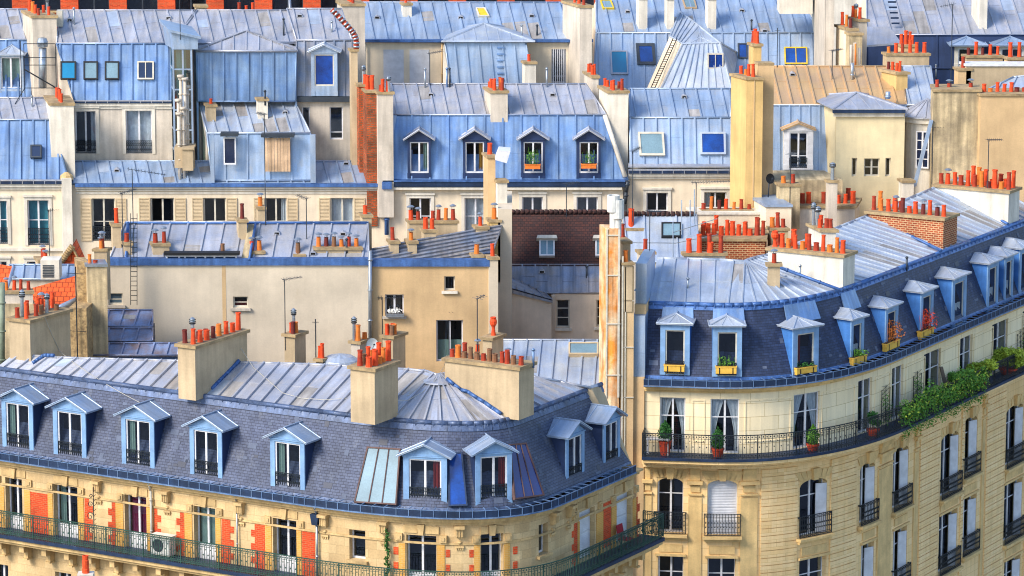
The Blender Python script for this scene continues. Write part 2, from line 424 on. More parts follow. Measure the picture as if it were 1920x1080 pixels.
def chim(root,xc,yb,yt,xl,xr,where,dL,dR,mat='stucco_beige',spec='',axis='R',cap='cap_stone',down=2.0,rows=1,capo=.1,spec2='',ph=1.0,name='chimney',capth=.13):
    """block chimney. front corner at px (xc,yb) on plane/where; faces run along dL (to px xl) and dR (to px xr); top at yt"""
    if isinstance(where,(int,float)): C=pY(xc,yb,where)
    elif isinstance(where,V): C=where.copy()
    else: C=where.P(xc,yb)
    dL=V((dL[0],dL[1],0)).normalized(); dR=V((dR[0],dR[1],0)).normalized()
    top=zat(yt,C.x,C.y)
    def length(d,px):
        k=(px-960)/FPX; # (C+d*l).x = k*((C+d*l-CAM).FW)
        D=(V((C.x,C.y,top))-CAM).dot(FW); return (k*D-C.x)/(d.x-k*d.dot(FW))
    l=max(.3,length(dL,xl)); r=max(.3,length(dR,xr))
    z0=C.z-down; A=V((C.x,C.y,z0)); mb=MB()
    mb.prism([A,A+dR*r,A+dR*r+dL*l,A+dL*l],(0,0,top-z0-capth))
    ch=mb.build(name,mat,root)
    cp=MB(); o=capo; T=V((C.x,C.y,top-capth+.002)); q=T-dR*o-dL*o
    cp.prism([q,q+dR*(r+2*o),q+dR*(r+2*o)+dL*(l+2*o),q+dL*(l+2*o)],(0,0,capth))
    cp.build('chimney_cap',cap,ch)
    if spec:
        T.z=top
        if axis=='R': a,b,sd,w=dR,dL,l,r
        else: a,b,sd,w=dL,dR,r,l
        L_=w; S=sd
        if spec2:
            pots(ch,T+b*S*.3,T+b*S*.3+a*L_,spec,top,h=ph); pots(ch,T+b*S*.72,T+b*S*.72+a*L_,spec2,top,h=ph)
        else: pots(ch,T+b*S*.5,T+b*S*.5+a*L_,spec,top,h=ph)
    return ch
# ---------------------------------------------------------------- straight rows facing the camera
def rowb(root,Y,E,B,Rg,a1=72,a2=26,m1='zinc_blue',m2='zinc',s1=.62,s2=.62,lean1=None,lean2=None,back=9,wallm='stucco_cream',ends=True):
    """E,B,Rg=(x0,x1,py) eave, break and ridge in pixels. returns facade, mansard and upper planes"""
    FP=wallY(Y); out=[FP]; e0=FP.P(E[0],E[2]); e1=FP.P(E[1],E[2]); Ls=[e0]; Rs=[e1]; cur=e0; pr=E
    for (S,ang,m,sp,nm,ln) in ((B,a1,m1,s1,'mansard',lean1),(Rg,a2,m2,s2,'roof',lean2)):
        if S is None: out.append(None); continue
        pl=slope(cur,ang); mb=MB()
        q=[(pr[0],pr[2]),(pr[1],pr[2]),(S[1],S[2]),(S[0],S[2])]
        dr=ln if ln else ((S[0]+S[1]-pr[0]-pr[1])/2,(S[2]-pr[2]))
        roof_face(mb,pl,q,dr,sp,off=random.random(),patch=nm=='roof' and m!='zinc_sun_gold' and 'tile' not in m); mb.build(nm,m,root)
        l=pl.P(S[0],S[2]); r=pl.P(S[1],S[2]); Ls.append(l); Rs.append(r); cur=l; pr=S; out.append(pl)
    body=MB(); dn=V((0,0,-.09))
    f0,f1=V((Ls[0].x+.02,Y+.56,0)),V((Rs[0].x-.02,Y+.56,0))
    LL=[f0,V((f0.x,Y+.56,Ls[0].z+.0))]+[p+dn for p in Ls[1:]]; RR=[f1,V((f1.x,Y+.56,Rs[0].z+.0))]+[p+dn for p in Rs[1:]]
    bl=LL[-1]+V((-.2*back*.3,back*.5,-back*.2)); br=RR[-1]+V((-.2*back*.3,back*.5,-back*.2))
    LL+=[bl,V((bl.x,bl.y,0))]; RR+=[br,V((br.x,br.y,0))]
    body.face(LL[::-1]); body.face(RR)
    for i in range(len(LL)-1):
        body.face([LL[i],RR[i],RR[i+1],LL[i+1]])
    body.build('party_wall',wallm,root)
    return out
def facade(root,FP,x0,x1,ytop,mat,zb=0,proud=0):
    a0=FP.at(x0,ytop)[0]; a1=FP.at(x1,ytop)[0]; b1=FP.at(x0,ytop)[1]
    return Wall(FP,a0,a1,zb,b1,root,mat)
def pbox(mb,pl,x0,y0,x1,y1,h0,h1,m=0):
    a0,_=pl.at(x0,(y0+y1)/2); a1,_=pl.at(x1,(y0+y1)/2); _,b1=pl.at((x0+x1)/2,y0); _,b0=pl.at((x0+x1)/2,y1); mb.box(pl,a0,a1,b0,b1,h0,h1,m)
def part(root,name,mat,fn):
    mb=MB(); fn(mb); return mb.build(name,mat,root)
def skylight(root,pl,q,glass='blue_glass',frame='lead',bars=0,fw=.07,h=.1,name='skylight'):
    """q: four pixel corners bl,br,tr,tl on the slope"""
    P=[pl.at(*p) for p in q]; mb=MB(); c=[sum(p[0] for p in P)/4,sum(p[1] for p in P)/4]
    I=[]
    for p in P:
        dx,dy=c[0]-p[0],c[1]-p[1]; I.append((p[0]+(fw if dx>0 else -fw),p[1]+(fw if dy>0 else -fw)))
    for i in range(4):
        j=(i+1)%4; mb.prism([pl.pt(*P[i],h),pl.pt(*P[j],h),pl.pt(*I[j],h),pl.pt(*I[i],h)],pl.n*(-h-.02))
    for k in range(bars):
        t=(k+1)/(bars+1); a=V(I[0]).lerp(V(I[1]),t); b=V(I[3]).lerp(V(I[2]),t); mb.tube(pl.pt(a.x,a.y,h-.02),pl.pt(b.x,b.y,h-.02),.03,4)
    f=mb.build(name,frame,root)
    g=MB(); g.face([pl.pt(*p,h-.035) for p in I]); g.build('glass_pane',glass,f)
    return f
def vents(root,pl,pts,mat='zinc'):
    for (x,y) in pts:
        mb=MB(); P=pl.P(x,y); mb.prism([P+V((-.16,-.05,0)),P+V((.16,-.05,0)),P+V((.12,-.05,.14)),P+V((0,-.05,.19)),P+V((-.12,-.05,.14))],(0,.45,-.0))
        mb.box(Fr(P+V((0,-.055,0)),(1,0,0),(0,0,1),(0,-1,0)),-.1,.1,.02,.11,0,.004,1)  # near-black face paints the shade in the vent opening
        mb.build('roof_vent',[mat,'soot_shade'],root)
def pipe(root,pts,r=.06,mat='lead',name='downpipe',cap=False):
    mb=MB(); mb.poly(pts,r,8)
    for a,b in zip(pts,pts[1:]):
        L=(b-a).length; n=int(L/1.6)
        for i in range(n+1):
            p=a.lerp(b,(i+.3)/(n+1)); d=(b-a).normalized(); mb.tube(p-d*.03,p+d*.03,r*1.35,8)
    return mb.build(name,mat,root)
def gutter_flat(root,FP,x0,x1,py,mat='lead_dark',h=.28,drop=.2,m2='zinc'):
    mb=MB(); a0,b=FP.at(x0,py); a1,_=FP.at(x1,py)
    mb.box(FP,a0,a1,b-drop,b-drop*.25,-.02,h); mb.box(FP,a0,a1,b-drop*.25+.003,b+.03,h-.04,h+.02,1)
    k=a0
    while k<a1:
        mb.box(FP,k,k+.03,b-drop,b+.03,h+.02,h+.03,1); k+=.55
    mb.build('gutter',[mat,m2],root)
    mb=MB(); mb.box(FP,a0,a1,b-drop-.16,b-drop-.004,-.02,h*.7); mb.box(FP,a0,a1,b-drop-.3,b-drop-.164,-.02,h*.35)
    return mb
# ---------------------------------------------------------------- materials
M={}
def lin(c):
    if isinstance(c,str):
        c=[int(c[i:i+2],16)/255 for i in (0,2,4)]
        c=[x/12.92 if x<=.04045 else ((x+.055)/1.055)**2.4 for x in c]
    return (*c,1)
def mat(name,col,rough=.8,metal=0,var=.18,scale=1.2,streak=.0,col2=None,kind=None,dims=None,mortar=None,bump=.15,spec=.4,spot=None,hue=0):
    m=bpy.data.materials.new(name); m.use_nodes=True; nt=m.node_tree; N=nt.nodes; L=nt.links
    b=N['Principled BSDF']; b.inputs['Roughness'].default_value=rough; b.inputs['Metallic'].default_value=metal
    b.inputs['Specular IOR Level'].default_value=spec
    tc=N.new('ShaderNodeTexCoord'); uv=tc.outputs['UV']
    c1=lin(col); c2=lin(col2) if col2 else tuple(x*.72 for x in c1[:3])+(1,)
    no=N.new('ShaderNodeTexNoise'); no.inputs['Scale'].default_value=scale; no.inputs['Detail'].default_value=6; no.inputs['Roughness'].default_value=.62
    L.new(uv,no.inputs['Vector'])
    if kind in('brick','slate','ashlar','tile'):
        bt=N.new('ShaderNodeTexBrick'); w,h,mo=dims; bt.inputs['Scale'].default_value=1; bt.inputs['Brick Width'].default_value=w; bt.inputs['Row Height'].default_value=h; bt.inputs['Mortar Size'].default_value=mo
        bt.inputs['Mortar Smooth'].default_value=.3; bt.inputs['Bias'].default_value=-.1
        bt.inputs['Color1'].default_value=c1; bt.inputs['Color2'].default_value=c2; bt.inputs['Mortar'].default_value=lin(mortar); L.new(uv,bt.inputs['Vector']); base=bt.outputs['Color']
        hsrc=bt.outputs['Fac']
    else:
        mx=N.new('ShaderNodeMix'); mx.data_type='RGBA'; mx.inputs['A'].default_value=c1; mx.inputs['B'].default_value=c2
        r=N.new('ShaderNodeMapRange'); r.inputs['From Min'].default_value=.38; r.inputs['From Max'].default_value=.72; L.new(no.outputs['Fac'],r.inputs['Value']); 
        L.new(r.outputs['Result'],mx.inputs['Factor']); base=mx.outputs['Result']; hsrc=None
    # fine grain and streaks multiply
    def mul(src,fac,lo,hi,f0=.3,f1=.7):
        r=N.new('ShaderNodeMapRange'); r.inputs['From Min'].default_value=f0; r.inputs['From Max'].default_value=f1; r.inputs['To Min'].default_value=lo; r.inputs['To Max'].default_value=hi; L.new(fac,r.inputs['Value'])
        v=N.new('ShaderNodeVectorMath'); v.operation='SCALE'; L.new(src,v.inputs[0]); L.new(r.outputs['Result'],v.inputs['Scale']); return v.outputs['Vector']
    n2=N.new('ShaderNodeTexNoise'); n2.inputs['Scale'].default_value=scale*.35+.1; n2.inputs['Detail'].default_value=8; L.new(uv,n2.inputs['Vector'])
    base=mul(base,n2.outputs['Fac'],1-var,1+var)
    n4=N.new('ShaderNodeTexNoise'); n4.inputs['Scale'].default_value=14; n4.inputs['Detail'].default_value=3; L.new(uv,n4.inputs['Vector'])
    base=mul(base,n4.outputs['Fac'],1-var*.45,1+var*.45)
    if streak:
        mp=N.new('ShaderNodeMapping'); mp.inputs['Scale'].default_value=(2.6,.22,1); L.new(uv,mp.inputs['Vector'])
        n3=N.new('ShaderNodeTexNoise'); n3.inputs['Scale'].default_value=1.6; n3.inputs['Detail'].default_value=5; L.new(mp.outputs[0],n3.inputs['Vector'])
        base=mul(base,n3.outputs['Fac'],1-streak,1+streak*.6,.32,.68)
    if spot:
        sc,amt,scl=spot; n5=N.new('ShaderNodeTexNoise'); n5.inputs['Scale'].default_value=scl; n5.inputs['Detail'].default_value=7; n5.inputs['Roughness'].default_value=.7
        mp5=N.new('ShaderNodeMapping'); mp5.inputs['Location'].default_value=(13,7,0); mp5.inputs['Scale'].default_value=(1.3,.6,1); L.new(uv,mp5.inputs['Vector']); L.new(mp5.outputs[0],n5.inputs['Vector'])
        r5=N.new('ShaderNodeMapRange'); r5.inputs['From Min'].default_value=.56; r5.inputs['From Max'].default_value=.72; r5.inputs['To Max'].default_value=amt; L.new(n5.outputs['Fac'],r5.inputs['Value'])
        m5=N.new('ShaderNodeMix'); m5.data_type='RGBA'; L.new(base,m5.inputs['A']); m5.inputs['B'].default_value=lin(sc); L.new(r5.outputs['Result'],m5.inputs['Factor']); base=m5.outputs['Result']
    L.new(base,b.inputs['Base Color'])
    if bump:
        bp=N.new('ShaderNodeBump'); bp.inputs['Strength'].default_value=bump; bp.inputs['Distance'].default_value=.02
        if hsrc is not None:
            iv=N.new('ShaderNodeMath'); iv.operation='SUBTRACT'; iv.inputs[0].default_value=1; L.new(hsrc,iv.inputs[1]); L.new(iv.outputs[0],bp.inputs['Height'])
        else: L.new(no.outputs['Fac'],bp.inputs['Height'])
        L.new(bp.outputs['Normal'],b.inputs['Normal'])
    M[name]=m; return m
def glassmat(name,tint,fac=.35,rough=.03,gcol=(1,1,1)):
    m=bpy.data.materials.new(name); m.use_nodes=True; nt=m.node_tree; N=nt.nodes; L=nt.links; N.remove(N['Principled BSDF'])
    t=N.new('ShaderNodeBsdfTransparent'); t.inputs[0].default_value=lin(tint); g=N.new('ShaderNodeBsdfGlossy'); g.inputs['Roughness'].default_value=rough; g.inputs['Color'].default_value=(*gcol,1)
    mx=N.new('ShaderNodeMixShader'); mx.inputs[0].default_value=fac; L.new(t.outputs[0],mx.inputs[1]); L.new(g.outputs[0],mx.inputs[2]); L.new(mx.outputs[0],N['Material Output'].inputs[0]); M[name]=m
ZK=dict(rough=.42,metal=.35,spec=.5,bump=.05)
mat('zinc','a2a9ba',col2='b9b6b6',var=.2,scale=1.1,streak=.16,spot=('93877e',.55,1.1),**ZK)
mat('zinc_pale','a4b2c8',col2='bcc0c2',var=.17,scale=1.1,streak=.15,spot=('a2978c',.5,.9),**ZK)  # upper roofs paler: brightness of sky and sun partly put into the colour
mat('zinc_blue','6484b2',col2='8098b4',var=.18,scale=.9,streak=.32,spot=('9aa3ac',.45,1.2),**ZK)  # steep mansards: bluer zinc, with sky light partly put into the colour
mat('zinc_sky','8fa6c4',col2='a6b2c2',var=.16,scale=.9,streak=.2,spot=('b0aca6',.5,1.1),**ZK)
mat('zinc_rusty','8a9abc',col2='8d7468',var=.25,scale=1.6,streak=.2,**ZK)
mat('zinc_sun_gold','cdaa7a',col2='bea084',var=.12,scale=.6,streak=.12,**ZK)  # gold tint paints the sun's reflection into the zinc
mat('zinc_old','7f8ba0',col2='9c9186',var=.2,scale=.9,streak=.35,**ZK)
mat('zinc_worn','a39f9c',rough=.6,metal=.2,var=.2,scale=1.5,streak=.25,bump=.05,spot=('8a7464',.5,1.5)); mat('zinc_new','b9c6d8',rough=.35,metal=.4,var=.1,scale=1.5,streak=.1,bump=.03)
mat('slate_worn','5a647a',rough=.7,var=.2,scale=3); mat('slate_new','2c3448',rough=.5,var=.2,scale=3)
mat('lead','4a6ea8',rough=.5,metal=.3,var=.3,scale=3,streak=.3,bump=.2)
mat('lead_dark','223655',rough=.5,metal=.2,var=.3,scale=2,streak=.2,bump=.1)
mat('slate','49536c',kind='slate',col2='38425c',dims=(.21,.115,.009),mortar='2a2d3c',rough=.6,var=.26,scale=1.6,bump=.5,streak=.12,spot=('7c8087',.4,1.5))
mat('slate_blue','303e5e',kind='slate',col2='242f4a',dims=(.21,.115,.008),mortar='1b2134',rough=.6,var=.2,scale=1.2,bump=.5,streak=.25)
mat('lead_grey','4e5f80',rough=.5,metal=.2,var=.35,scale=4,streak=.3,bump=.2,spot=('9aa4b0',.6,5))
mat('slate_dark_shade','23365c',rough=.55,var=.2,scale=1.5,streak=.2,bump=.1)  # dark navy slate; on dormer cheeks the darkness also paints their shade
mat('blue_paint','7ea3cc',rough=.5,var=.1,scale=2,streak=.12,bump=.03)
mat('blue_deep','4278be',rough=.5,var=.1,scale=2,streak=.15,bump=.03)
mat('white','dcdce0',rough=.45,var=.06,scale=3,bump=0)
mat('offwhite','cfc8b8',rough=.6,var=.08,scale=3,bump=0)
mat('stucco_cream','e6d5ba',rough=.9,var=.07,scale=.5,streak=.08)
mat('stucco_pink','e0cdb6',rough=.9,var=.06,scale=.5,streak=.07)
mat('stucco_grey','cabfb0',rough=.9,var=.12,scale=.6,streak=.18,spot=('948876',.5,.9))
mat('stucco_beige','bda888',rough=.9,var=.12,scale=.6,streak=.14,spot=('8f7f66',.45,.9))
mat('stucco_wall','d2c4ae',rough=.95,var=.08,scale=.35,streak=.04,spot=('b8a484',.35,.5))
mat('stucco_tan','d0b084',rough=.95,var=.1,scale=.4,streak=.06,spot=('b0966c',.4,.6))
mat('stucco_butter','ead8ae',rough=.9,var=.06,scale=.5,streak=.06)
mat('stucco_yellow','d2b074',rough=.95,var=.08,scale=.5,streak=.12)
mat('stucco_white','ddd5c6',rough=.9,var=.1,scale=.6,streak=.16,spot=('a89c88',.5,1.0))
mat('stucco_dirty','c9b48d',rough=.95,col2='8d7f68',var=.2,scale=.9,streak=.4)
mat('stone','ccb184',kind='ashlar',col2='b99c70',dims=(.7,.36,.008),mortar='a88f66',rough=.85,var=.2,spot=('a08c68',.4,1.5),scale=.8,streak=.1,bump=.15)
mat('trim_pale','e2c084',rough=.85,var=.14,scale=1.2,streak=.14,spot=('b08c58',.35,1.4))
mat('stone_light','f0dfba',kind='ashlar',col2='ead6ac',dims=(1.3,.6,.012),mortar='c0a878',rough=.85,var=.07,scale=.8,streak=.08,bump=.15)
mat('stone_trim','c8aa78',rough=.85,var=.2,scale=1.4,streak=.2,spot=('8f7c5c',.45,1.6))
mat('stone_b2','f0d09a',kind='ashlar',col2='e9c488',dims=(1.1,.33,.006),mortar='c09a5c',rough=.85,var=.08,scale=.8,streak=.1,bump=.1)
mat('brick_orange','d8481e',kind='brick',col2='b03414',dims=(.22,.08,.011),mortar='b06a44',rough=.9,var=.22,scale=2,bump=.2)
mat('brick_yellow','c8984c',kind='brick',col2='c98f3c',dims=(.22,.075,.01),mortar='c8a468',rough=.9,var=.12,scale=2,bump=.2)
mat('brick_red','a04e2c',kind='brick',col2='74351f',dims=(.24,.1,.016),mortar='c0a078',rough=.9,var=.2,scale=2,bump=.3)
mat('brick_old','c04e1c',kind='brick',col2='6e3418',dims=(.24,.09,.02),mortar='6e5640',rough=.9,var=.5,spot=('4a3428',.7,1.2),scale=2,bump=.3)
mat('tile_brown','50302a',kind='tile',col2='3a2a2a',dims=(.2,.13,.012),mortar='241a1c',rough=.85,var=.35,scale=1.5,bump=.6)
mat('tile_orange','e2622c',kind='tile',col2='cc4f20',dims=(.26,.32,.02),mortar='8c3414',rough=.85,var=.15,scale=1.5,bump=.6)
mat('rubble','b79a6c',rough=.95,col2='6e5a44',var=.3,scale=5,bump=.8)
mat('cap_stone','a8916b',rough=.95,col2='7e6c54',var=.25,scale=3,bump=.3)
mat('terra1','e04c1e',rough=.75,var=.25,spot=('7a3420',.5,6),scale=4,bump=.05); mat('terra2','a83a20',rough=.75,var=.3,spot=('4a2620',.5,6),scale=4,bump=.05)
mat('terra3','e07a30',rough=.8,var=.2,scale=4,bump=.05); mat('terra4','8a5a3c',rough=.85,col2='6a5a48',var=.25,scale=4,bump=.05); mat('terra5','6e2a24',rough=.8,var=.2,scale=4)
mat('soot_shade','16140f',rough=1,var=.2,scale=2,bump=0)  # near-black for sooty flues and the painted shade inside openings
mat('metal_light','a9b2bc',rough=.35,metal=.7,var=.2,scale=3,bump=0); mat('metal_dark','3e4650',rough=.5,metal=.4,var=.2,scale=3,bump=0)
mat('unlit_interior','0d0f14',rough=1,var=.2,scale=1,bump=0); mat('iron','15202a',rough=.5,var=.1,scale=3,bump=0); mat('iron_green','274a42',rough=.55,var=.15,scale=3,bump=0)  # window backing is near-black: shade of unlit rooms put into its colour
mat('rust','e08a34',rough=.8,col2='ecdcb8',var=.2,scale=.9,streak=.6,bump=.1)
mat('shutter_beige','c9b390',rough=.8,var=.1,scale=2,bump=0); mat('shutter_white','d2d4da',rough=.7,var=.05,scale=2,bump=0)
mat('plank','c9a988',rough=.85,var=.2,scale=2,streak=.3,bump=.1)
mat('cur_white','f0f0ea',rough=.9,var=.1,scale=4,bump=0); mat('cur_teal','4fa3a8',rough=.9,var=.1,scale=4,bump=0); mat('cur_red','8e1242',rough=.9,var=.15,scale=4,bump=0)
mat('cur_green','9db5a0',rough=.9,var=.1,scale=4,bump=0); mat('cur_yellow','c9922f',rough=.9,var=.1,scale=4,bump=0); mat('cur_red2','9c2a1c',rough=.9,var=.1,scale=4,bump=0)
mat('blue_glass','0f459c',rough=.12,metal=.0,col2='0a2458',var=.35,scale=.9,bump=0,spec=.8); mat('turq_glass','0f7fae',rough=.15,var=.1,scale=.8,bump=0,spec=.8); mat('pale_glass','74909f',rough=.35,metal=0,var=.2,scale=.8,bump=0,spec=.15)
mat('tower_glass','7fa3a8',rough=.2,var=.2,scale=.8,bump=0)
mat('grey_glass','5f7380',rough=.15,metal=.2,var=.2,scale=.8,bump=0,spec=.8); mat('violet_glass','1a3270',rough=.12,col2='3e2a5c',var=.2,scale=.9,bump=0,spec=.8); mat('dark_glass','1b2a48',rough=.1,var=.2,scale=1,bump=0,spec=.8)
mat('yellow_paint','d8b830',rough=.6,var=.1,scale=3,bump=0); mat('red_frame','5c4440',rough=.7,var=.3,scale=3,bump=0)
mat('box_yellow','e6b64a',rough=.7,var=.08,scale=3,bump=0); mat('black','15161a',rough=.6,var=.1,scale=3,bump=0); mat('soil','3a2a1c',rough=1,var=.2,scale=5,bump=0)
mat('plastic_white','d8d8d2',rough=.5,var=.06,scale=2,bump=0); mat('asphalt','4a4a4c',rough=.9,var=.15,scale=.4,bump=0); mat('cable','b8b4a8',rough=.6,var=.05,scale=3,bump=0)
mat('wood_dark','5a4a3c',rough=.8,var=.2,scale=3,streak=.3,bump=0); mat('red_cloth','9c2430',rough=.9,var=.1,scale=3,bump=0); mat('teal_paint','2f6a70',rough=.6,var=.1,scale=3,bump=0)
for n,c,c2 in(('leaf','5c8e2a','2a561a'),('leaf_dark','2f6a24','17401a'),('leaf_yellow','a3b338','6a8828'),('leaf_red','d0441c','9c2a14'),('leaf_orange','c0702c','8a4a20')):
    mat(n,c,rough=.7,col2=c2,var=.35,scale=6,bump=0)
mat('leaf_grey','7d8a78',rough=.7,var=.2,scale=3,bump=0)
glassmat('glass','cfd8e2',.14,gcol=(.55,.7,1))
glassmat('glass_tower','a8c4c0',.3)
# ================================================================ helpers for the two curved corner houses
def ring(w,s0,s1,h,z):
    ss=[s0]+w.breaks(s0,s1)+[s1]
    return ss,[w.pt(x,z,h) for x in ss]
def skin(mb,ss,bot,top,m=0):
    L=(top[0]-bot[0]).length
    for i in range(len(ss)-1): mb.face([bot[i],bot[i+1],top[i+1],top[i]],m,[(ss[i],0),(ss[i+1],0),(ss[i+1],L),(ss[i],L)])
    for i in range(len(ss)-1):
        w_=ss[i+1]-ss[i]
        for _ in range(int(w_*L*1.1)):
            a=random.random()*.85; dw=random.choice((.2,.4))/w_; b=random.randint(0,int(L/.115)-3)*.115/L; db=.115*random.choice((1,1,2))/L
            if a+dw>1: continue
            f=lambda x,y:bot[i].lerp(bot[i+1],x).lerp(top[i].lerp(top[i+1],x),y)+out_
            nn=(bot[i+1]-bot[i]).cross(top[i]-bot[i]).normalized(); out_=nn*.012
            mb.face([f(a,b),f(a+dw,b),f(a+dw,b+db),f(a,b+db)],random.choice((1,1,2)))
def inner_path(tr,h): return PW([tr.pt(s,0,h) for s in tr.s])
def lerp_tab(tab,x):
    if x<=tab[0][0]: return tab[0][1]
    for (x0,v0),(x1,v1) in zip(tab,tab[1:]):
        if x<=x1:
            t=(x-x0)/(x1-x0); return tuple(a+(b-a)*t for a,b in zip(v0,v1))
    return tab[-1][1]
def screen_x(P):
    d=P-CAM; return 960+FPX*d.dot(RT)/d.dot(FW)
def gutter_path(root,w,s0,s1,z,h0=.05,h1=.42,sp=.5):
    mb=MB(); band(w,s0,s1,z-.02,z+.1,h0,h1,mb); mb.build('gutter','lead_dark',root)
    mb=MB(); band(w,s0,s1,z+.102,z+.24,h1-.06,h1,mb); mb.build('gutter_lip','lead_dark',root)
    mb=MB(); band(w,s0,s1,z-.07,z-.022,h0,h1+.05,mb); band(w,s0,s1,z+.242,z+.262,h1-.03,h1+.015,mb)
    k=s0+.2
    while k<s1:
        L=w.loc(k); mb.box(L,-.013,.013,z-.02,z+.26,h1+.003,h1+.025); mb.box(L,-.018,.018,z+.245,z+.265,h0-.1,h1-.05); k+=sp
    mb.build('gutter_bracket','zinc_blue',root)
def dorm_px(root,w,h,x0,x1,y0,y1,back,**k):
    a0=w.at(x0,(y0+y1)/2,h)[0]; a1=w.at(x1,(y0+y1)/2,h)[0]; ac=(a0+a1)/2; b1=w.at((x0+x1)/2,y0,h)[1]; b0=w.at((x0+x1)/2,y1,h)[1]
    L=w.loc(ac,h); A0=L.at(x0,(y0+y1)/2)[0]; A1=L.at(x1,(y0+y1)/2)[0]
    A0-=0; L2=Fr(L.pt((L.at(x0,(y0+y1)/2)[0]-L.at(screen_x(L.o),(y0+y1)/2)[0]),0) if 0 else L.o,L.u,L.v,L.n)
    off=L.o.dot(L.u); 
    u0=(L.P(x0,(y0+y1)/2)-L.o).dot(L.u); u1=(L.P(x1,(y0+y1)/2)-L.o).dot(L.u)
    return dormer(root,L2,u0,u1,b0,b1,back,**k)
def patch(mb,w,x0,y0,x1,y1,h=.015):
    xm,ym=(x0+x1)/2,(y0+y1)/2; a0=w.at(x0,ym)[0]; a1=w.at(x1,ym)[0]; b0=w.at(xm,y1)[1]; b1=w.at(xm,y0)[1]; band(w,a0,a1,b0,b1,-.01,h,mb)
def leaves(mb,c,rx,ry,rz,n,s=.07,m=0,shell=.5):
    c=V(c)
    for i in range(n):
        d=V((random.gauss(0,1),random.gauss(0,1),random.gauss(0,1))).normalized()*(random.random()**shell)
        p=c+V((d.x*rx,d.y*ry,d.z*rz)); a=V((random.gauss(0,1),random.gauss(0,1),random.gauss(0,1))).normalized(); b=a.orthogonal().normalized(); q=s*random.uniform(.6,1.3)
        mb.face([p-a*q,p-b*q*.5,p+a*q,p+b*q*.5],m)
# ================================================================ lower left house: brick, stone and slate
Z1=20.7
q=[pZ(x,y,Z1) for x,y in ((-60,851),(560,943),(926,997),(1050,944),(1205,877))]
tr1=corner_path(*q); w1=inner_path(tr1,-.42)
H1=thing('corner_house','lower left corner house with orange brick panels, slate mansard and gabled dormers','building',(w1.pt(w1.L/2,0,-6)))
L1=w1.L
W=Wall(w1,0,L1,0,Z1,H1,'stone')
wk=dict(frame='white',rec=.28)
W.win(11,897,42,1000,tr=None,kick=.3,**wk)
W.win(101,911,146,1016,tr=None,kick=.3,cur=('cur_green','left'),**wk)
W.win(234,930,275,1034,tr=None,kick=.3,cur=('cur_red','full'),**wk)
W.win(364,951,404,1055,tr=None,kick=.3,cur=('cur_green','full'),**wk)
W.win(512,974,556,1078,tr=None,kick=.3,**wk)
W.win(655,994,685,1050,kind='one',tr=None,sillm='stone_trim',**wk)
W.win(762,1004,818,1108,tr=None,kick=.3,**wk)
W.win(902,1000,943,1105,tr=None,kick=.3,**wk)
W.win(1010,982,1028,1039,kind='one',tr=None,sillm='stone_trim',**wk)
W.win(1086,955,1115,1046,shut=('shutter_white','C'),**wk)
W.win(1156,925,1184,1014,shut=('shutter_white','C'),**wk)
for x,y in ((0,1058),(118,1074),(240,1094),(365,1114)): W.win(x-14,y,x+16,y+70,tr=None,kick=.3,**wk)
W.finish()
ZB1=Z1-3.05
# brick panels and quoins
bo=MB(); by=MB(); PW1=w1
def dyn(x): return lerp_tab([(-50,(855,)),(300,(904,)),(560,(944,)),(720,(966,)),(865,(974,)),(960,(968,)),(1035,(951,)),(1100,(921,)),(1205,(877,))],x)[0]
def vpatch(mb,x0,x1,u0,u1,h=.015,mk=True): # u below the gutter line, px
    if mk: mb.mark()
    g=dyn((x0+x1)/2); patch(mb,w1,x0,g+u0,x1,g+u1,h)
vpatch(bo,58,91,52,150)
for x0,x1 in ((-4,9),(47,58),(91,100),(147,158),(218,232),(276,288),(347,361),(405,415),(498,510),(557,566),(748,760),(820,834),(889,900),(945,956),(1118,1130),(1146,1155),(1186,1192),(1083,1086)): vpatch(by,x0,x1,50,150,.03)
def toothed(x0,x1,side,n=8,t=7):
    bo.mark()
    for i in range(n):
        e=t if i%2 else 0; a,b=(x0,x1+e) if side=='R' else (x0-e,x1); u=50+i*100/n; vpatch(bo,a,b,u,u+100/n,.015,False)
toothed(159,167,'R');toothed(210,217,'L');toothed(289,295,'R');toothed(338,346,'L');toothed(416,432,'R');toothed(478,497,'L')
vpatch(bo,567,591,48,150);toothed(1076,1082,'L',8,4);vpatch(bo,1131,1145,36,120);toothed(1193,1195,'R',7,4)
for x0,x1 in ((738,747),(836,844),(880,888),(962,970)):
    for u in (58,86): vpatch(bo,x0,x1,u,u+14,.02)
bo.each('brick_panel','brick_orange',H1); by.each('brick_jamb','brick_yellow',H1)
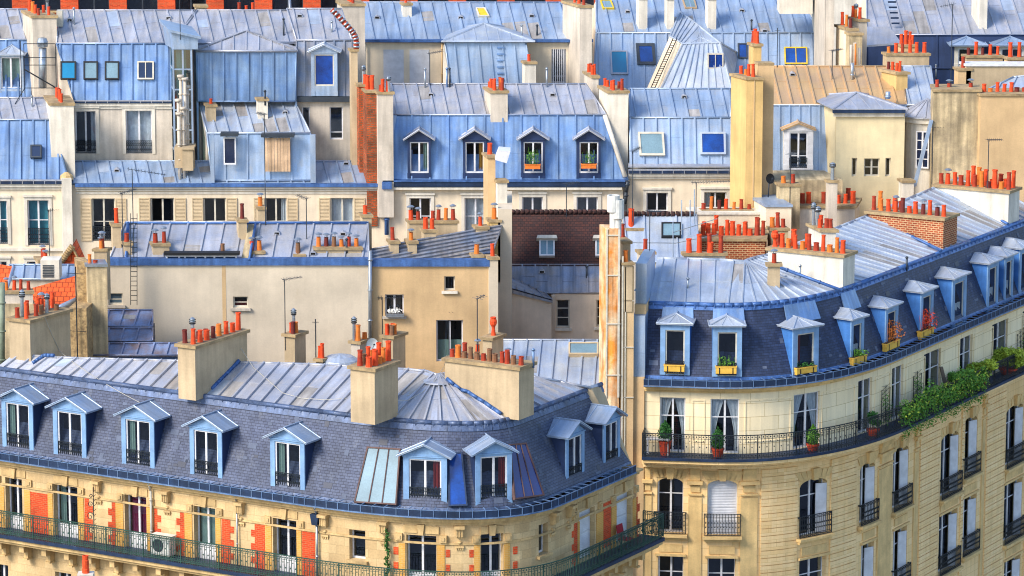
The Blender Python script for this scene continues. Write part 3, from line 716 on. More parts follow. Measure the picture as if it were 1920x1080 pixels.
# mouldings
mb=MB(); band(w1,0,L1,Z1-.1,Z1-.02,0,.46,mb); band(w1,0,L1,Z1-.26,-.103+Z1,0,.28,mb); band(w1,0,L1,Z1-.4,Z1-.263,0,.12,mb); band(w1,0,L1,Z1-1.22,Z1-1.14,0,.05,mb)
mb.build('cornice','stone_trim',H1)
mb=MB(); kb=MB()
for xm,wd in ((26,46),(124,46),(255,46),(384,44),(534,50),(790,70),(922,46),(1100,38),(1170,34)):
    g=dyn(xm); s0=w1.at(xm-wd/2-3,g+30)[0]; s1=w1.at(xm+wd/2+3,g+30)[0]; L=w1.loc((s0+s1)/2); hw=(s1-s0)/2
    mb.mark()
    for e in(-1,1):
        c=e*(hw+.08); mb.box(L,c-.14,c+.14,Z1-1.12,Z1-.84,-.05,.09); mb.box(L,c-.07,c+.07,Z1-1.05,Z1-.91,.09,.13)
    mb.box(L,-hw+.1,-.16,Z1-.8,Z1-.5,-.03,.04); mb.box(L,.16,hw-.1,Z1-.8,Z1-.5,-.03,.04)
    mb.prism([L.pt(-.1,Z1-.86,.12),L.pt(.1,Z1-.86,.12),L.pt(.15,Z1-.44,.12),L.pt(-.15,Z1-.44,.12)],L.n*-.14)
for xm in (185,314,453,610,721,862,1035,1065):
    g=dyn(xm); s=w1.at(xm,g+20)[0]; L=w1.loc(s)
    kb.mark(); kb.box(L,-.2,.2,Z1-.52,-.405+Z1,-.02,.34); kb.box(L,-.15,.15,Z1-.86,-.523+Z1,-.02,.22); kb.box(L,-.11,.11,Z1-.93,-.863+Z1,-.02,.14)
    for e in(-.1,0,.1): kb.box(L,e-.02,e+.02,Z1-.84,Z1-.54,.22,.25)
    kb.lathe(L.pt(0,Z1-1.12,.04),[(.06,-.05),(.09,0),(.06,.05),(.001,.06)],8)
    kb.box(L,-.16,.16,Z1-1.33,Z1-1.26,-.02,.08)
    for e in(-.12,-.04,.04,.12): kb.box(L,e-.02,e+.02,Z1-1.42,Z1-1.333,-.02,.06)
mb.each('window_surround','stone_trim',H1); kb.each('cornice_bracket','stone_trim',H1)
gutter_path(H1,tr1,0,L1,Z1+.0,-.35,.05)
# balcony
mb=MB(); XE=.85; band(w1,0,L1+XE,ZB1-.14,ZB1,-.1,1.02,mb); b2=MB(); band(w1,0,L1+XE,ZB1-.3,ZB1-.143,-.1,.92,b2); band(w1,0,L1+XE-.1,ZB1-.42,ZB1-.303,-.1,.8,b2)
mb.build('balcony_floor','lead_dark',H1); 
k=.5
while k<L1: 
    L=w1.loc(k); b2.box(L,-.12,.12,ZB1-.75,ZB1-.423,-.05,.62); b2.box(L,-.1,.1,ZB1-1.05,ZB1-.753,-.05,.32); b2.box(L,-.12,.12,ZB1-1.12,ZB1-1.053,-.05,.4); k+=1.15
b2.build('balcony_cornice','stone_trim',H1)
def long_rail(root,w,s0,s1,zb,h,mat,H=1.02,post=1.9,sp=.115,fancy=True):
    mb=MB(); band(w,s0,s1,zb+H-.035,zb+H,h-.025,h+.025,mb); band(w,s0,s1,zb+.06,zb+.085,h-.015,h+.015,mb); band(w,s0,s1,zb+H-.2,zb+H-.185,h-.01,h+.01,mb); band(w,s0,s1,zb+.22,zb+.235,h-.01,h+.01,mb)
    n=int((s1-s0)/sp); pi=max(1,int(post/sp))
    for i in range(n+1):
        L=w.loc(s0+(s1-s0)*i/n); rr=.01 if i%pi else .022
        mb.box(L,-rr,rr,zb,zb+H-.035,h-rr,h+rr)
        if fancy and i<n:
            L=w.loc(s0+(s1-s0)*(i+.5)/n)
            for z,s in ((zb+H-.11,.045),(zb+.14,.045),(zb+.5,.04)) if i%2 else ((zb+H-.11,.045),(zb+.14,.045),(zb+H-.3,.035)):
                mb.prism([L.pt(0,z-s,h+.007),L.pt(s*.8,z,h+.007),L.pt(0,z+s,h+.007),L.pt(-s*.8,z,h+.007)],L.n*-.014)
    return mb.build('balcony_railing',mat,root)
long_rail(H1,w1,0,L1+XE,ZB1,.95,'iron_green')
# end of the balcony
mb=MB(); Le=w1.loc(L1); F2=Fr(w1.pt(L1+XE,0),w1.loc(L1).n,(0,0,1),w1.loc(L1).u)
rail_mb(F2,0,.95,ZB1+.06,ZB1+1.02,0,mb); mb.build('balcony_railing','iron_green',H1)
# mansard
DM1=1.4; ZT1=Z1+3.25
ss,bot=ring(w1,0,L1,-.12,Z1+.12); _,top=ring(w1,0,L1,-.12-DM1,ZT1)
mb=MB(); skin(mb,ss,bot,top); mb.build('mansard',"slate",H1)
mb=MB()
mb.poly([p+V((0,0,.03)) for p in top],.1,8)
for i in range(len(top)-1):
    d=(top[i]-bot[i]).normalized(); n=w1.nn[min(i,len(w1.nn)-1)]; o=n*.03+V((0,0,.01))
    mb.face([top[i]-d*.3+o,top[i+1]-d*.3+o,top[i+1]+o,top[i]+o]); e=bot[i]+n*.02; f=bot[i+1]+n*.02; mb.face([e,f,f+d*.1,e+d*.1])
k=.2
while k<L1-.2:
    a=w1.pt(k,ZT1,-.12-DM1+.06); 
    mb.wbox(a-V((0,0,.16)),.05,.05,.2); k+=.42
mb.build('mansard_flashing','lead_grey',H1)
# upper zinc roof, ruled between the break line and the ridge, cone over the corner
tab1=[(-70,(-40,660,24.45)),(78,(120,671,24.6)),(517,(585,683,25.05)),(700,(795,694,25.35)),(745,(820,703,25.4)),(962,(824,702,25.4)),(990,(850,698,25.25)),(1040,(930,697,24.95)),(1082,(999,705,24.65)),(1112,(1108,727,23.98+.1))]
def densify(w,s0,s1,h,z,step=.35):
    n=int((s1-s0)/step); return [w.pt(s0+(s1-s0)*i/n,z,h) for i in range(n+1)]
dt=densify(w1,0,L1,-.12-DM1,ZT1)
rt=[pZ(*lerp_tab(tab1,screen_x(p))[:2],lerp_tab(tab1,screen_x(p))[2]) for p in dt]
mb=MB(); ruled(mb,dt,rt,sp=.68,th=.06,rh=.09,rw=.075); 
mb.poly([rt[i] for i in range(0,len(rt),3)],.06)
ap=pZ(822,703,25.4); mb.lathe(ap-V((0,0,.22)),[(.62,-.06),(.6,0),(.05,.2),(.001,.21)],20)
mb.build('roof','zinc',H1)
mb=MB(); inn=[w1.pt(s,0,-.75) for s in [0]+w1.breaks(0,L1)+[L1]]; bk=[V((p.x,p.y,0)) for p in rt[::-1]]
for i in range(len(rt)-1):
    A,B=rt[i],rt[i+1]
    if (A-B).length>.01: mb.face([V((B.x,B.y,0)),V((A.x,A.y,0)),A-V((0,0,.02)),B-V((0,0,.02))])
for P,Q in ((0,0),(-1,-1)):
    e=w1.pt(0 if P==0 else L1,0,0); mb.face([V((e.x,e.y,0)),V((e.x,e.y,Z1)),bot[P],top[P],rt[Q],V((rt[Q].x,rt[Q].y,0))])
mb.build('party_wall','stucco_beige',H1)
# dormers on the left wing
dk=dict(rail='iron',ov=.22,rise=.5,cheek='slate_dark_shade',roof='zinc_sky',railh=.42,ww=.74)  # cheek colour darkened to carry the shade on the dormer sides
for i,(x0,x1,y0,y1) in enumerate(((5,61,756,861),(101,160,772,876),(229,288,787,891),(357,415,807,911),(508,570,829,934))):
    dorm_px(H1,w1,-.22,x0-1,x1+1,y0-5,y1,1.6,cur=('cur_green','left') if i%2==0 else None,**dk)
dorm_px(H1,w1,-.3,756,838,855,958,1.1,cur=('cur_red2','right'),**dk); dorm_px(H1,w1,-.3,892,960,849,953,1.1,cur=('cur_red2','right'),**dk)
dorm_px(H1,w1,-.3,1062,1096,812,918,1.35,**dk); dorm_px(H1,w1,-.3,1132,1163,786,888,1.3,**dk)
# glazed strips in the slate
def slope_frame(w,x,y,h0,z0,h1,z1):
    s=w.at(x,y,h0)[0]; L=w.loc(s); a=w.pt(s,z0,h0); b=w.pt(s,z1,h1); v=(b-a).normalized(); return Fr(a+L.n*0.05,L.u,v,L.u.cross(v))
for q,gl,fr,bars in (([(665,943),(745,948),(753,842),(690,838)],'pale_glass','red_frame',2),([(841,950),(877,949),(867,848),(840,849)],'blue_glass','lead_dark',0),([(962,938),(1018,930),(984,831),(952,834)],'violet_glass','red_frame',2)):
    x=sum(p[0] for p in q)/4; F=slope_frame(w1,x,890,-.45,Z1+1.,-.12-DM1,ZT1)
    s=w1.at(x,890,-.6)[0]; Lc=w1.loc(s); a=w1.pt(s,Z1+.12,-.12); b=w1.pt(s,ZT1,-.12-DM1); v=(b-a).normalized(); F=Fr(a+Lc.n*.12,Lc.u,v,Lc.u.cross(v))
    sk=skylight(H1,F,q,glass=gl,frame=fr,bars=bars,fw=.06,h=.12)
def wdirs(w,px,py,h=0):
    s=w.at(px,py,h)[0]; L=w.loc(s); return -L.u,-L.n
for xc,yb,yt,xl,xr,sp,sp2,zz,ph in ((58,693,600,17,131,'t1 . m2 m4 p1 . s4 .','m2 p1 t1 . t1 c1 t1 t1',24.0,.95),(367,740,648,333,463,'t1 t1 m1 m1 m3 t1 m1 t1','m1 p4 s4 s2 . s3 . .',24.15,1.0),(703,785,691,657,746,'s4 t1 s3 t1 t1','t2 m4 t1 m4 t1',24.3,1.05)):
    dL,dR=wdirs(w1,xc if xc<600 else 500,yb+130)
    chim(H1,xc,yb,yt,xl,xr,pZ(xc,yb,zz),dL,dR,'stucco_beige',sp,'R',spec2=sp2,ph=ph,down=.25)
s=w1.at(1140,910)[0]; L=w1.loc(s)
c4=chim(H1,973,774,688,834,1001,pZ(973,774,24.3),-L.n,L.u,'stucco_beige','s4 m4 m2 m2 s4 m4 s4 s4 m4 s4 m3 s2','L',spec2='. . . c1 . . m2 . c1 . m2 m2',ph=.95,down=.3)
# downpipes
for x,y0,m in ((286,908,'cable'),(597,962,'metal_light')):
    s=w1.at(x,y0+20)[0]; pipe(H1,[w1.pt(s,Z1-.05,.3),w1.pt(s,Z1-.5,.12),w1.pt(s,ZB1,.12)],.05,m)
s=w1.at(597,990)[0]; mb=MB(); mb.prism([w1.pt(s-.2,Z1-.42,.02),w1.pt(s+.2,Z1-.42,.02),w1.pt(s+.12,Z1-.85,.02),w1.pt(s-.12,Z1-.85,.02)],w1.loc(s).n*.3); mb.build('hopper','lead_dark',H1)
s=w1.at(447,940)[0]; pipe(H1,[w1.pt(s,Z1-.05,.3),w1.pt(s,Z1-.5,.12),w1.pt(s,ZB1,.12)],.03,'metal_light')
# ================================================================ right house: long curved facade
Z2=22.45
q=[pZ(x,y,Z2) for x,y in ((1207,721),(1335,725),(1540,730),(1680,672),(2060,508))]
tr2=corner_path(*q,n=16); w2=inner_path(tr2,-.45); L2=w2.L
H2=thing('curved_house','tall cream stone house at right with curved corner and long planted balcony','building',(w2.pt(w2.L/2,0,-6)))
W=Wall(w2,0,L2,0,Z2,H2,'stone_b2')
WA=Wall(w2,0,L2,Z2-3.0,Z2,H2,'stone_light')
k=dict(frame='white',rec=.3)
ZB2=Z2-3.05; W.b1=ZB2-.0; WA.b0=ZB2
sA=[]
for x0,x1,c in ((1237,1285,'tied'),(1332,1386,'tied'),(1488,1536,'tied'),(1608,1634,None),(1671,1692,None),(1730,1762,None),(1797,1820,None),(1856,1886,None),(1912,1940,None)):
    xm=(x0+x1)/2; a0=w2.at(x0,790)[0]; a1=w2.at(x1,790)[0]; sA.append((a0+a1)/2)
    WA.winm(a0,a1,ZB2+.02,ZB2+2.42,tr=(.66,),cur=('cur_white','tied') if c else None,shut=None,**dict(k,rec=.12))
WA.finish()
def B2win(x0,x1,ytop,ysill,arch=False,closed=False,shutr=False,rh=.45,rail=True):
    xm=(x0+x1)/2; ym=(ytop+ysill)/2; a0=w2.at(x0,ym)[0]; a1=w2.at(x1,ym)[0]; b1=w2.at(xm,ytop)[1]; b0=w2.at(xm,ysill)[1]
    v=W.winm(a0,a1,b0,b1,tr=(.7,),shut=('shutter_white','C') if closed else None,**k)
    L=w2.loc((a0+a1)/2); hw=(a1-a0)/2
    if arch:
        mb=MB()
        for e in(-1,1):
            pts=[L.pt(e*hw,b1+.001,-.01)]+[L.pt(e*hw*math.cos(t),b1-.28+.28*math.sin(t),-.01) for t in [i*math.pi/2/6 for i in range(7)]]
            mb.prism(pts,L.n*-.27)
        mb.build('arch_spandrel','trim_pale',v)
        mb=MB()
        for i in range(-3,4):
            if i==0: continue
            x=i*hw/3.2; mb.prism([L.pt(x-.12,b1+.02,.03),L.pt(x+.12,b1+.02,.03),L.pt(x*1.3+.14,b1+.4,.03),L.pt(x*1.3-.14,b1+.4,.03)],L.n*-.05)
        mb.prism([L.pt(-.13,b1-.02,.16),L.pt(.13,b1-.02,.16),L.pt(.2,b1+.5,.2),L.pt(-.2,b1+.5,.2)],L.n*-.2); mb.build('keystone','trim_pale',v)
    if shutr:
        mb=MB(); x0_,x1_=hw-.02,hw-.55; mb.prism([L.pt(hw-.03,b0+.05,-.02),L.pt(hw-.5,b0+.05,-.2),L.pt(hw-.5,b1-.3,-.2),L.pt(hw-.03,b1-.3,-.02)],L.n*-.04); mb.build('shutter','shutter_white',v)
    if rail:
        mb=MB(); rail_mb(L,-hw-.12,hw+.12,b0+.03,b0+1.0,.16,mb,sp=.12); 
        for e in(-1,1): mb.box(L,e*(hw+.12)-.015,e*(hw+.12)+.015,b0+.9,b0+.97,0,.15)
        mb.build('window_railing','iron',v)
    mb=MB(); mb.box(L,-hw-.2,hw+.2,b0-.12,b0-.003,-.02,.3); mb.box(L,-hw-.14,hw+.14,b0-.24,b0-.123,-.02,.18); mb.build('sill','trim_pale',v)
    if not arch:
        mb=MB(); mb.box(L,-hw-.1,hw+.1,b1+.02,b1+.12,-.02,.1); mb.box(L,-hw+.05,hw-.05,b1+.2,b1+.55,-.02,.04); mb.build('lintel','trim_pale',v)
    return v
B2win(1232,1281,896,1000,arch=True); B2win(1326,1383,900,1004,arch=True,closed=True); B2win(1499,1550,898,1004,arch=True,shutr=True)
B2win(1612,1640,868,980,arch=True,shutr=True); B2win(1674,1703,838,952,arch=True,shutr=True); B2win(1764,1797,812,928,arch=True,shutr=True); B2win(1806,1832,782,890,arch=True,shutr=True); B2win(1886,1918,760,870,arch=True,shutr=True)
B2win(1233,1281,1043,1148); B2win(1326,1379,1047,1150); B2win(1498,1549,1046,1150)
B2win(1614,1638,1018,1130,shutr=True); B2win(1674,1700,990,1100,shutr=True); B2win(1760,1794,960,1070,shutr=True); B2win(1804,1830,930,1036,shutr=True); B2win(1882,1916,902,1011,shutr=True); B2win(1882,1912,1046,1150,shutr=True,rail=False)
W.finish()
mb=MB(); band(w2,0,L2,Z2-.1,Z2-.02,0,.5,mb); band(w2,0,L2,Z2-.24,Z2-.103,0,.3,mb); band(w2,0,L2,Z2-.36,Z2-.243,0,.12,mb); mb.build('cornice','trim_pale',H2)
# panel mouldings between the balcony windows
mb=MB()
for a,b in zip(sA,sA[1:]):
    x0,x1=a+.85,b-.85
    if x1-x0<.5: continue
    mb.mark()
    for z in (Z2-.75,ZB2+.5): band(w2,x0,x1,z,z+.05,-.01,.03,mb)
    for x in (x0,x1-.05): band(w2,x,x+.05,ZB2+.55,Z2-.75,-.01,.03,mb)
mb.each('wall_panel','stone_light',H2)
# rusticated courses
mb=MB()
for x0,x1 in ((1426,1494),(1556,1604),(1722,1758),(1845,1880)):
    mb.mark(); s0=w2.at(x0,950)[0]; s1=w2.at(x1,950)[0]; z=ZB2-.75
    while z>4: band(w2,s0,s1,z-.29,z,-.01,.07,mb); z-=.33
for x0,x1 in ((1799,1804),(1920,1960)):
    mb.mark(); s0=w2.at(x0,950)[0]; s1=w2.at(x1,950)[0]; z=ZB2-.75
    while z>4: band(w2,s0,s1,z-.29,z,-.01,.07,mb); z-=.33
mb.each('quoin','stone_b2',H2)
mb=MB()
for x0,x1 in ((1207,1222),(1291,1316),(1388,1420),(1645,1670),(1712,1720),(1838,1843)):
    mb.mark(); s0=w2.at(x0,930)[0]; s1=w2.at(x1,930)[0]; L=w2.loc((s0+s1)/2); hw=(s1-s0)/2; m=max(hw-.08,.12)
    mb.box(L,-hw,hw,4,ZB2-1.95,-.01,.05); mb.box(L,-hw-.05,hw+.05,ZB2-1.35,ZB2-1.2,-.01,.22); mb.box(L,-hw-.02,hw+.02,ZB2-1.85,ZB2-1.78,-.01,.12); mb.box(L,-hw*.7,hw*.7,ZB2-1.7,ZB2-1.42,-.01,.08)
    n=8
    pr=[(.1,ZB2-1.19),(.14,ZB2-.95),(.2,ZB2-.7),(.34,ZB2-.5),(.5,ZB2-.38)]
    for (h0,z0),(h1,z1) in zip(pr,pr[1:]):
        mb.prism([L.pt(-m,z0,-.01),L.pt(-m,z0,h0),L.pt(-m,z1,h1),L.pt(-m,z1,-.01)],L.u*(2*m))
mb.each('console','trim_pale',H2)
gutter_path(H2,tr2,0,L2,Z2,-.38,.05,sp=.5)
mb=MB(); band(w2,0,L2,ZB2-.12,ZB2,-.05,1.06,mb); mb.build('balcony_floor','lead_dark',H2)
mb=MB(); band(w2,0,L2,ZB2-.26,ZB2-.123,-.01,.98,mb); band(w2,0,L2,ZB2-.37,ZB2-.263,-.01,.8,mb)
kk=.1
while kk<L2: 
    L=w2.loc(kk); mb.box(L,-.035,.035,ZB2-.45,ZB2-.373,-.01,.62); kk+=.16
band(w2,0,L2,ZB2-.55,ZB2-.453,-.01,.5,mb); mb.build('balcony_cornice','stone_b2',H2)
long_rail(H2,w2,0.02,L2,ZB2,.98,'iron',H=1.05,post=1.6,sp=.14)
F2=Fr(w2.pt(0.02,0),-w2.loc(0).n,(0,0,1),-w2.loc(0).u); mb=MB(); rail_mb(F2,-.98,0,ZB2+.06,ZB2+1.05,0,mb); mb.build('balcony_railing','iron',H2)
DM2=1.25; ZT2=25.62
ss,bot=ring(w2,0,L2,-.12,Z2+.15); _,top=ring(w2,0,L2,-.12-DM2,ZT2)
mb=MB(); skin(mb,ss,bot,top); mb.build('mansard','slate_blue',H2)
mb=MB(); mb.poly([p+V((0,0,.03)) for p in top],.1,8)
for i in range(len(top)-1):
    d=(top[i]-bot[i]).normalized(); n=w2.nn[min(i,len(w2.nn)-1)]; o=n*.03+V((0,0,.01))
    mb.face([top[i]-d*.22+o,top[i+1]-d*.22+o,top[i+1]+o,top[i]+o]); e=bot[i]+n*.02; f=bot[i+1]+n*.02; mb.face([e,f,f+d*.14,e+d*.14])
kk=.2
while kk<L2: a=w2.pt(kk,ZT2,-.12-DM2+.08); mb.wbox(a-V((0,0,.14)),.05,.05,.2); kk+=.45
mb.build('mansard_flashing','lead',H2)
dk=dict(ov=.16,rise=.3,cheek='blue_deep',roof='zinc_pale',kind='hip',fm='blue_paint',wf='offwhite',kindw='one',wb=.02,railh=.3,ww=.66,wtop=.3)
D2=[]
for x0,x1,y0,y1,c in ((1238,1293,606,703,None),(1336,1391,610,706,None),(1487,1535,612,704,'cur_red2'),(1596,1620,595,686,'cur_white'),(1661,1684,572,665,'cur_yellow'),(1727,1750,543,634,'cur_white'),(1786,1812,517,610,'cur_white'),(1852,1872,490,580,'cur_white'),(1884,1900,478,566,'cur_white'),(1912,1932,462,550,None)):
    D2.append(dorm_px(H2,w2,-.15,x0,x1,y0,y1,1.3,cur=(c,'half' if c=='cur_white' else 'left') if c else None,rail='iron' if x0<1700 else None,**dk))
for x0,x1,y0 in ((1238,1300,606),(1336,1398,610),(1480,1545,612),(1590,1622,595)):
    s=w2.at((x0+x1)/2,y0,-.8)[0]; Lc=w2.loc(s); a=w2.pt(s,Z2+.15,-.12); b=w2.pt(s,ZT2,-.12-DM2); v=(b-a).normalized(); F=Fr(a+Lc.n*.03,Lc.u,v,Lc.u.cross(v)); T=(b-a).length
    hw=(F.at(x1,y0)[0]-F.at(x0,y0)[0])/2; part(H2,'dormer_apron','zinc_blue',lambda mb:mb.prism([F.pt(-hw,T-.95,.03),F.pt(hw,T-.95,.03),F.pt(hw*.92,T-.12,.03),F.pt(-hw*.92,T-.12,.03)],F.n*-.05))
tab2=[(1205,(1222,484,26.9)),(1330,(1330,486,26.9)),(1380,(1396,490,26.9)),(1545,(1398,489,26.9)),(1580,(1410,484,26.7)),(1625,(1440,478,26.5)),(1795,(1625,405,26.9)),(1900,(1752,352,27.2)),(1990,(1860,306,27.3)),(2100,(1990,255,27.4))]
dt=densify(w2,0,L2,-.12-DM2,ZT2,.5); rt=[]
for p in dt: t=lerp_tab(tab2,screen_x(p)); rt.append(pZ(*t))
mb=MB(); ruled(mb,dt,rt,sp=.62,th=.06); mb.poly([rt[i] for i in range(0,len(rt),3)],.07)
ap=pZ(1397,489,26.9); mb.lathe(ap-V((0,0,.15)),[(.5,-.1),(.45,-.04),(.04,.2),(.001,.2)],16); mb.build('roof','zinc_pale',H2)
mb=MB()
for i in range(len(rt)-1):
    A,B=rt[i],rt[i+1]
    if (A-B).length>.01: mb.face([V((B.x,B.y,0)),V((A.x,A.y,0)),A-V((0,0,.02)),B-V((0,0,.02))])
e=w2.pt(0,0,0); mb.face([V((e.x,e.y,0)),V((e.x,e.y,Z2)),bot[0],top[0],rt[0],V((rt[0].x,rt[0].y,0))])
mb.build('party_wall','stucco_yellow',H2)
# party wall chimneys crossing the wing
s=w2.at(1750,640)[0]; Lw=w2.loc(s); IN,AL=-Lw.n,Lw.u
chim(H2,1580,540,478,1440,1603,pZ(1580,540,25.7),IN,AL,'stucco_white','m1 t1 s3 t1 s2 t2 s3 t1 m3 t1 b1','L',spec2='. . . . . . t1 . t1 . m2',down=3,ph=1.05)
chim(H2,1768,464,409,1625,1795,pZ(1768,464,25.75),IN,AL,'brick_red','t1 c5 t1 c5 t1 s1 t1 c1 t1 m3 t2','L',spec2='. . . . . . . m2 t2 . t2',down=3,ph=1.05)
chim(H2,1890,418,358,1752,1912,pZ(1890,418,25.8),IN,AL,'stucco_white','t2 s1 t1 s1 t3 m2 t1 m2 m1 c1 m2','L',spec2='t1 s1 t1 s1 t1 t3 t1 . . . .',down=3,ph=1.15)
# raised zinc flashing lines beside them
for (x0,y0),(x1,y1) in (((1458,500),(1580,545)),((1640,410),(1765,470)),((1770,355),(1890,420))):
    pipe(H2,[pZ(x0,y0,26.6),pZ(x1,y1,25.8)],.07,'lead',name='flashing')
# chimneys standing on the level part
chim(H2,1360,508,474,1283,1362,pZ(1360,508,26.3),(-1,0),(-.1,1),'stucco_white','t2 m1 t1 t1','L',spec2='. t2 . .',ph=1.1)
chim(H2,1462,545,494,1440,1464,pZ(1462,545,25.9),(-1,0),(0,1),'stucco_beige','c2','L')
c=chim(H2,1434,466,447,1310,1438,172.,(-1,-.0),(.1,1),'brick_red','t2 t2 s1 t1 m1 t1 t1 m1 t1 t1 m1','L',spec2='. t2 . m2 . . m3 . t2 . m1',ph=1.05,down=3)
c=chim(H2,1540,455,430,1516,1568,166.,(-.3,1),(.9,-.1),'stucco_white','m1 . m2 m2','R',spec2='p1 p1 m1 .',ph=1.0)
chim(H2,1603,392,385,1480,1612,178.,(-1,.0),(.2,1),'stucco_white','m2 m1 m1 c3 m2 . m1 m2 m1','L',spec2='. t2 . . t2 . m3 t1 .',ph=1.1,down=3)
chim(H2,1680,365,355,1578,1690,184.,(-1,0),(.2,1),'brick_red','m2 c5 t1 c1 t1 s2 p1','L',ph=1.15,down=3)
# ledge at the left end of the house and the party pier
mb=MB(); F=Fr(w2.pt(0,0,0),w2.loc(0).u,(0,0,1),w2.loc(0).n)
mb.box(F,-.52,-.01,0,Z2+.25,-3,.12); mb.box(F,-.5,-.01,ZT2-.25,ZT2+.15,-3,-.3); mb.build('party_pier','stucco_tan',H2)
mb=MB(); mb.box(F,-.54,-.0,Z2+.253,ZT2-.253,-3,.05); mb.box(F,-.5,-.02,ZT2+.153,ZT2+1.9,-4,-.6); 
for z in (Z2+1.3,ZT2+.7): mb.box(F,-.55,0.0,z,z+.03,-1,.07 if z<ZT2-.3 else -.58)
mb.build('zinc_cladding','zinc_sky',H2)
# ================================================================ middle ground: courtyard walls and low roofs
BK=(-.22,1)
def sk4(x0,y0,x1,y1,l=0): return [(x0,y1),(x1,y1),(x1+l,y0),(x0+l,y0)]
def fchim(root,x0,x1,yt,yb,Y,spec='',mat='stucco_beige',side=0,bk=BK,dp=.6,spec2='',ph=1.0,cap='cap_stone',down=1.5,capo=.07,axis='L'):
    """chimney with a front facing the camera from px x0 to x1; side>0: its left flank shows over that many pixels"""
    C=pY(x1,yb,Y)
    if side: 
        C=pY(x0+side,yb,Y); dR=(1,0); dL=bk
        return chim(root,x0+side,yb,yt,x0,x1,C,dL,dR,mat,spec,axis,cap,down=down,spec2=spec2,ph=ph,capo=capo)
    # depth fixed
    top=zat(yt,C.x,C.y); w=C.x-pY(x0,yb,Y).x; mb=MB(); z0=C.z-down; b=V((bk[0],bk[1],0))*dp
    A=V((C.x-w,C.y,z0)); B=V((C.x,C.y,z0)); mb.prism([A,B,B+b,A+b],(0,0,top-z0-.12)); ch=mb.build('chimney',mat,root)
    cp=MB(); T=V((C.x-w,C.y,top-.118)); u=V((1,0,0)); bn=b.normalized()*capo
    cp.prism([T-u*capo-bn,T+u*(w+capo)-bn,T+u*(w+capo)+b+bn,T-u*capo+b+bn],(0,0,.12)); cp.build('chimney_cap',cap,ch)
    if spec: pots(ch,T+b*.5,T+b*.5+u*w,spec,top,h=ph)
    if spec2: pots(ch,T+b*1.05,T+b*1.05+u*w,spec2,top,h=ph)
    return ch
def blockb(root,Y,x0,x1,yt,mat,dp=4,bk=BK,capm=None,zb=0,name='wall',side=0):
    a=pY(x0,yt,Y); b=pY(x1,yt,Y); B=V((bk[0],bk[1],0))*dp; mb=MB()
    mb.prism([V((a.x,Y,zb)),V((b.x,Y,zb)),V((b.x,Y,zb))+B,V((a.x,Y,zb))+B],(0,0,a.z-zb)); o=mb.build(name,mat,root)
    if capm:
        mb=MB(); T=V((a.x-.06,Y-.08,a.z+.002)); w=b.x-a.x+.12; mb.prism([T,T+V((w,0,0)),T+V((w,0,0))+B,T+B],(0,0,.12)); mb.build('coping',capm,root)
    return o
# --- blank beige wall
M3=thing('courtyard_house','wide house with blank beige rear wall and long grey zinc roof','building',(pY(440,500,166).x,166,0))
FP,_,UPm=rowb(M3,166,(200,692,497),None,(236,690,417),a2=31,m2='zinc',s2=.82,lean2=(9,-47),back=3,wallm='stucco_wall')
W=facade(M3,FP,200,691,497,'stucco_wall')
W.win(203,550,230,572,kind='one',glass='grey_glass',tr=(.45,),frame='offwhite',sillm='stucco_grey',cur=('cur_red2','half')); W.win(437,556,465,577,kind='one',tr=(.45,),frame='offwhite',sillm='stucco_grey',cur=('cur_red2','half'))
W.finish()
part(M3,'parapet_coping','lead',lambda mb:(mb.box(FP,FP.at(198,497)[0],FP.at(692,497)[0],FP.at(300,497)[1],FP.at(300,484)[1],-.3,.1)))
part(M3,'ladder','iron',lambda mb:[mb.tube(FP.P(x,400,.5),FP.P(x,572,.5),.02,4) for x in (245,257)]+[mb.tube(FP.P(245,y,.5),FP.P(257,y,.5),.018,4) for y in range(410,572,9)])
part(M3,'wall_stain','stucco_tan',lambda mb:mb.box(FP,FP.at(416,500)[0],FP.at(423,500)[0],2,FP.at(420,498)[1],-.01,.012))
# strip of windows under the roof edge
part(M3,'roof_glazing_frame','white',lambda mb:[pbox(mb,FP.shift(-.2),x,477,x+3,491,0,.2) for x in (312,335,346,366,384,401,420,442)]+[pbox(mb,FP.shift(-.2),312,476,445,479,0,.3)])
part(M3,'roof_glazing','dark_glass',lambda mb:pbox(mb,FP.shift(-.2),313,479,444,491,0,.1))
part(M3,'roof_glazing_head','black',lambda mb:pbox(mb,FP.shift(-.2),308,471,450,476,-.1,.4))
part(M3,'party_parapet','stucco_dirty',lambda mb:[mb.prism([UPm.P(452,488,.25),UPm.P(466,488,.25),UPm.P(478,420,.25),UPm.P(466,420,.25)],UPm.n*-.5)])
part(M3,'party_flashing','lead',lambda mb:[mb.tube(UPm.P(467,488,.27),UPm.P(479,420,.27),.06,6),mb.tube(UPm.P(236,488,.1),UPm.P(240,418,.1),.07,6),mb.tube(UPm.P(236,418,.05),UPm.P(690,418,.05),.06,6)])
vents(M3,UPm,[(519,440),(587,478),(643,441),(757,441)][:3])
for a in ((212,228,420,482,167,'t1'),(233,248,455,485,166.6,'s1'),(287,318,457,490,166.6,'c2 c2'),(408,432,476,490,166.4,'m4'),(448,464,412,490,167.5,'t3'),(467,495,471,490,166.6,'c1 c3'),(553,571,477,490,166.5,'c4'),(592,678,464,489,166.7,'c3 c2 c4 c2 c5 c3'),(680,697,403,440,168.6,'m1')):
    fchim(M3,a[0],a[1],a[2],a[3],a[4],a[5],ph=.95)
fchim(M3,484,497,388,420,169,'c3')
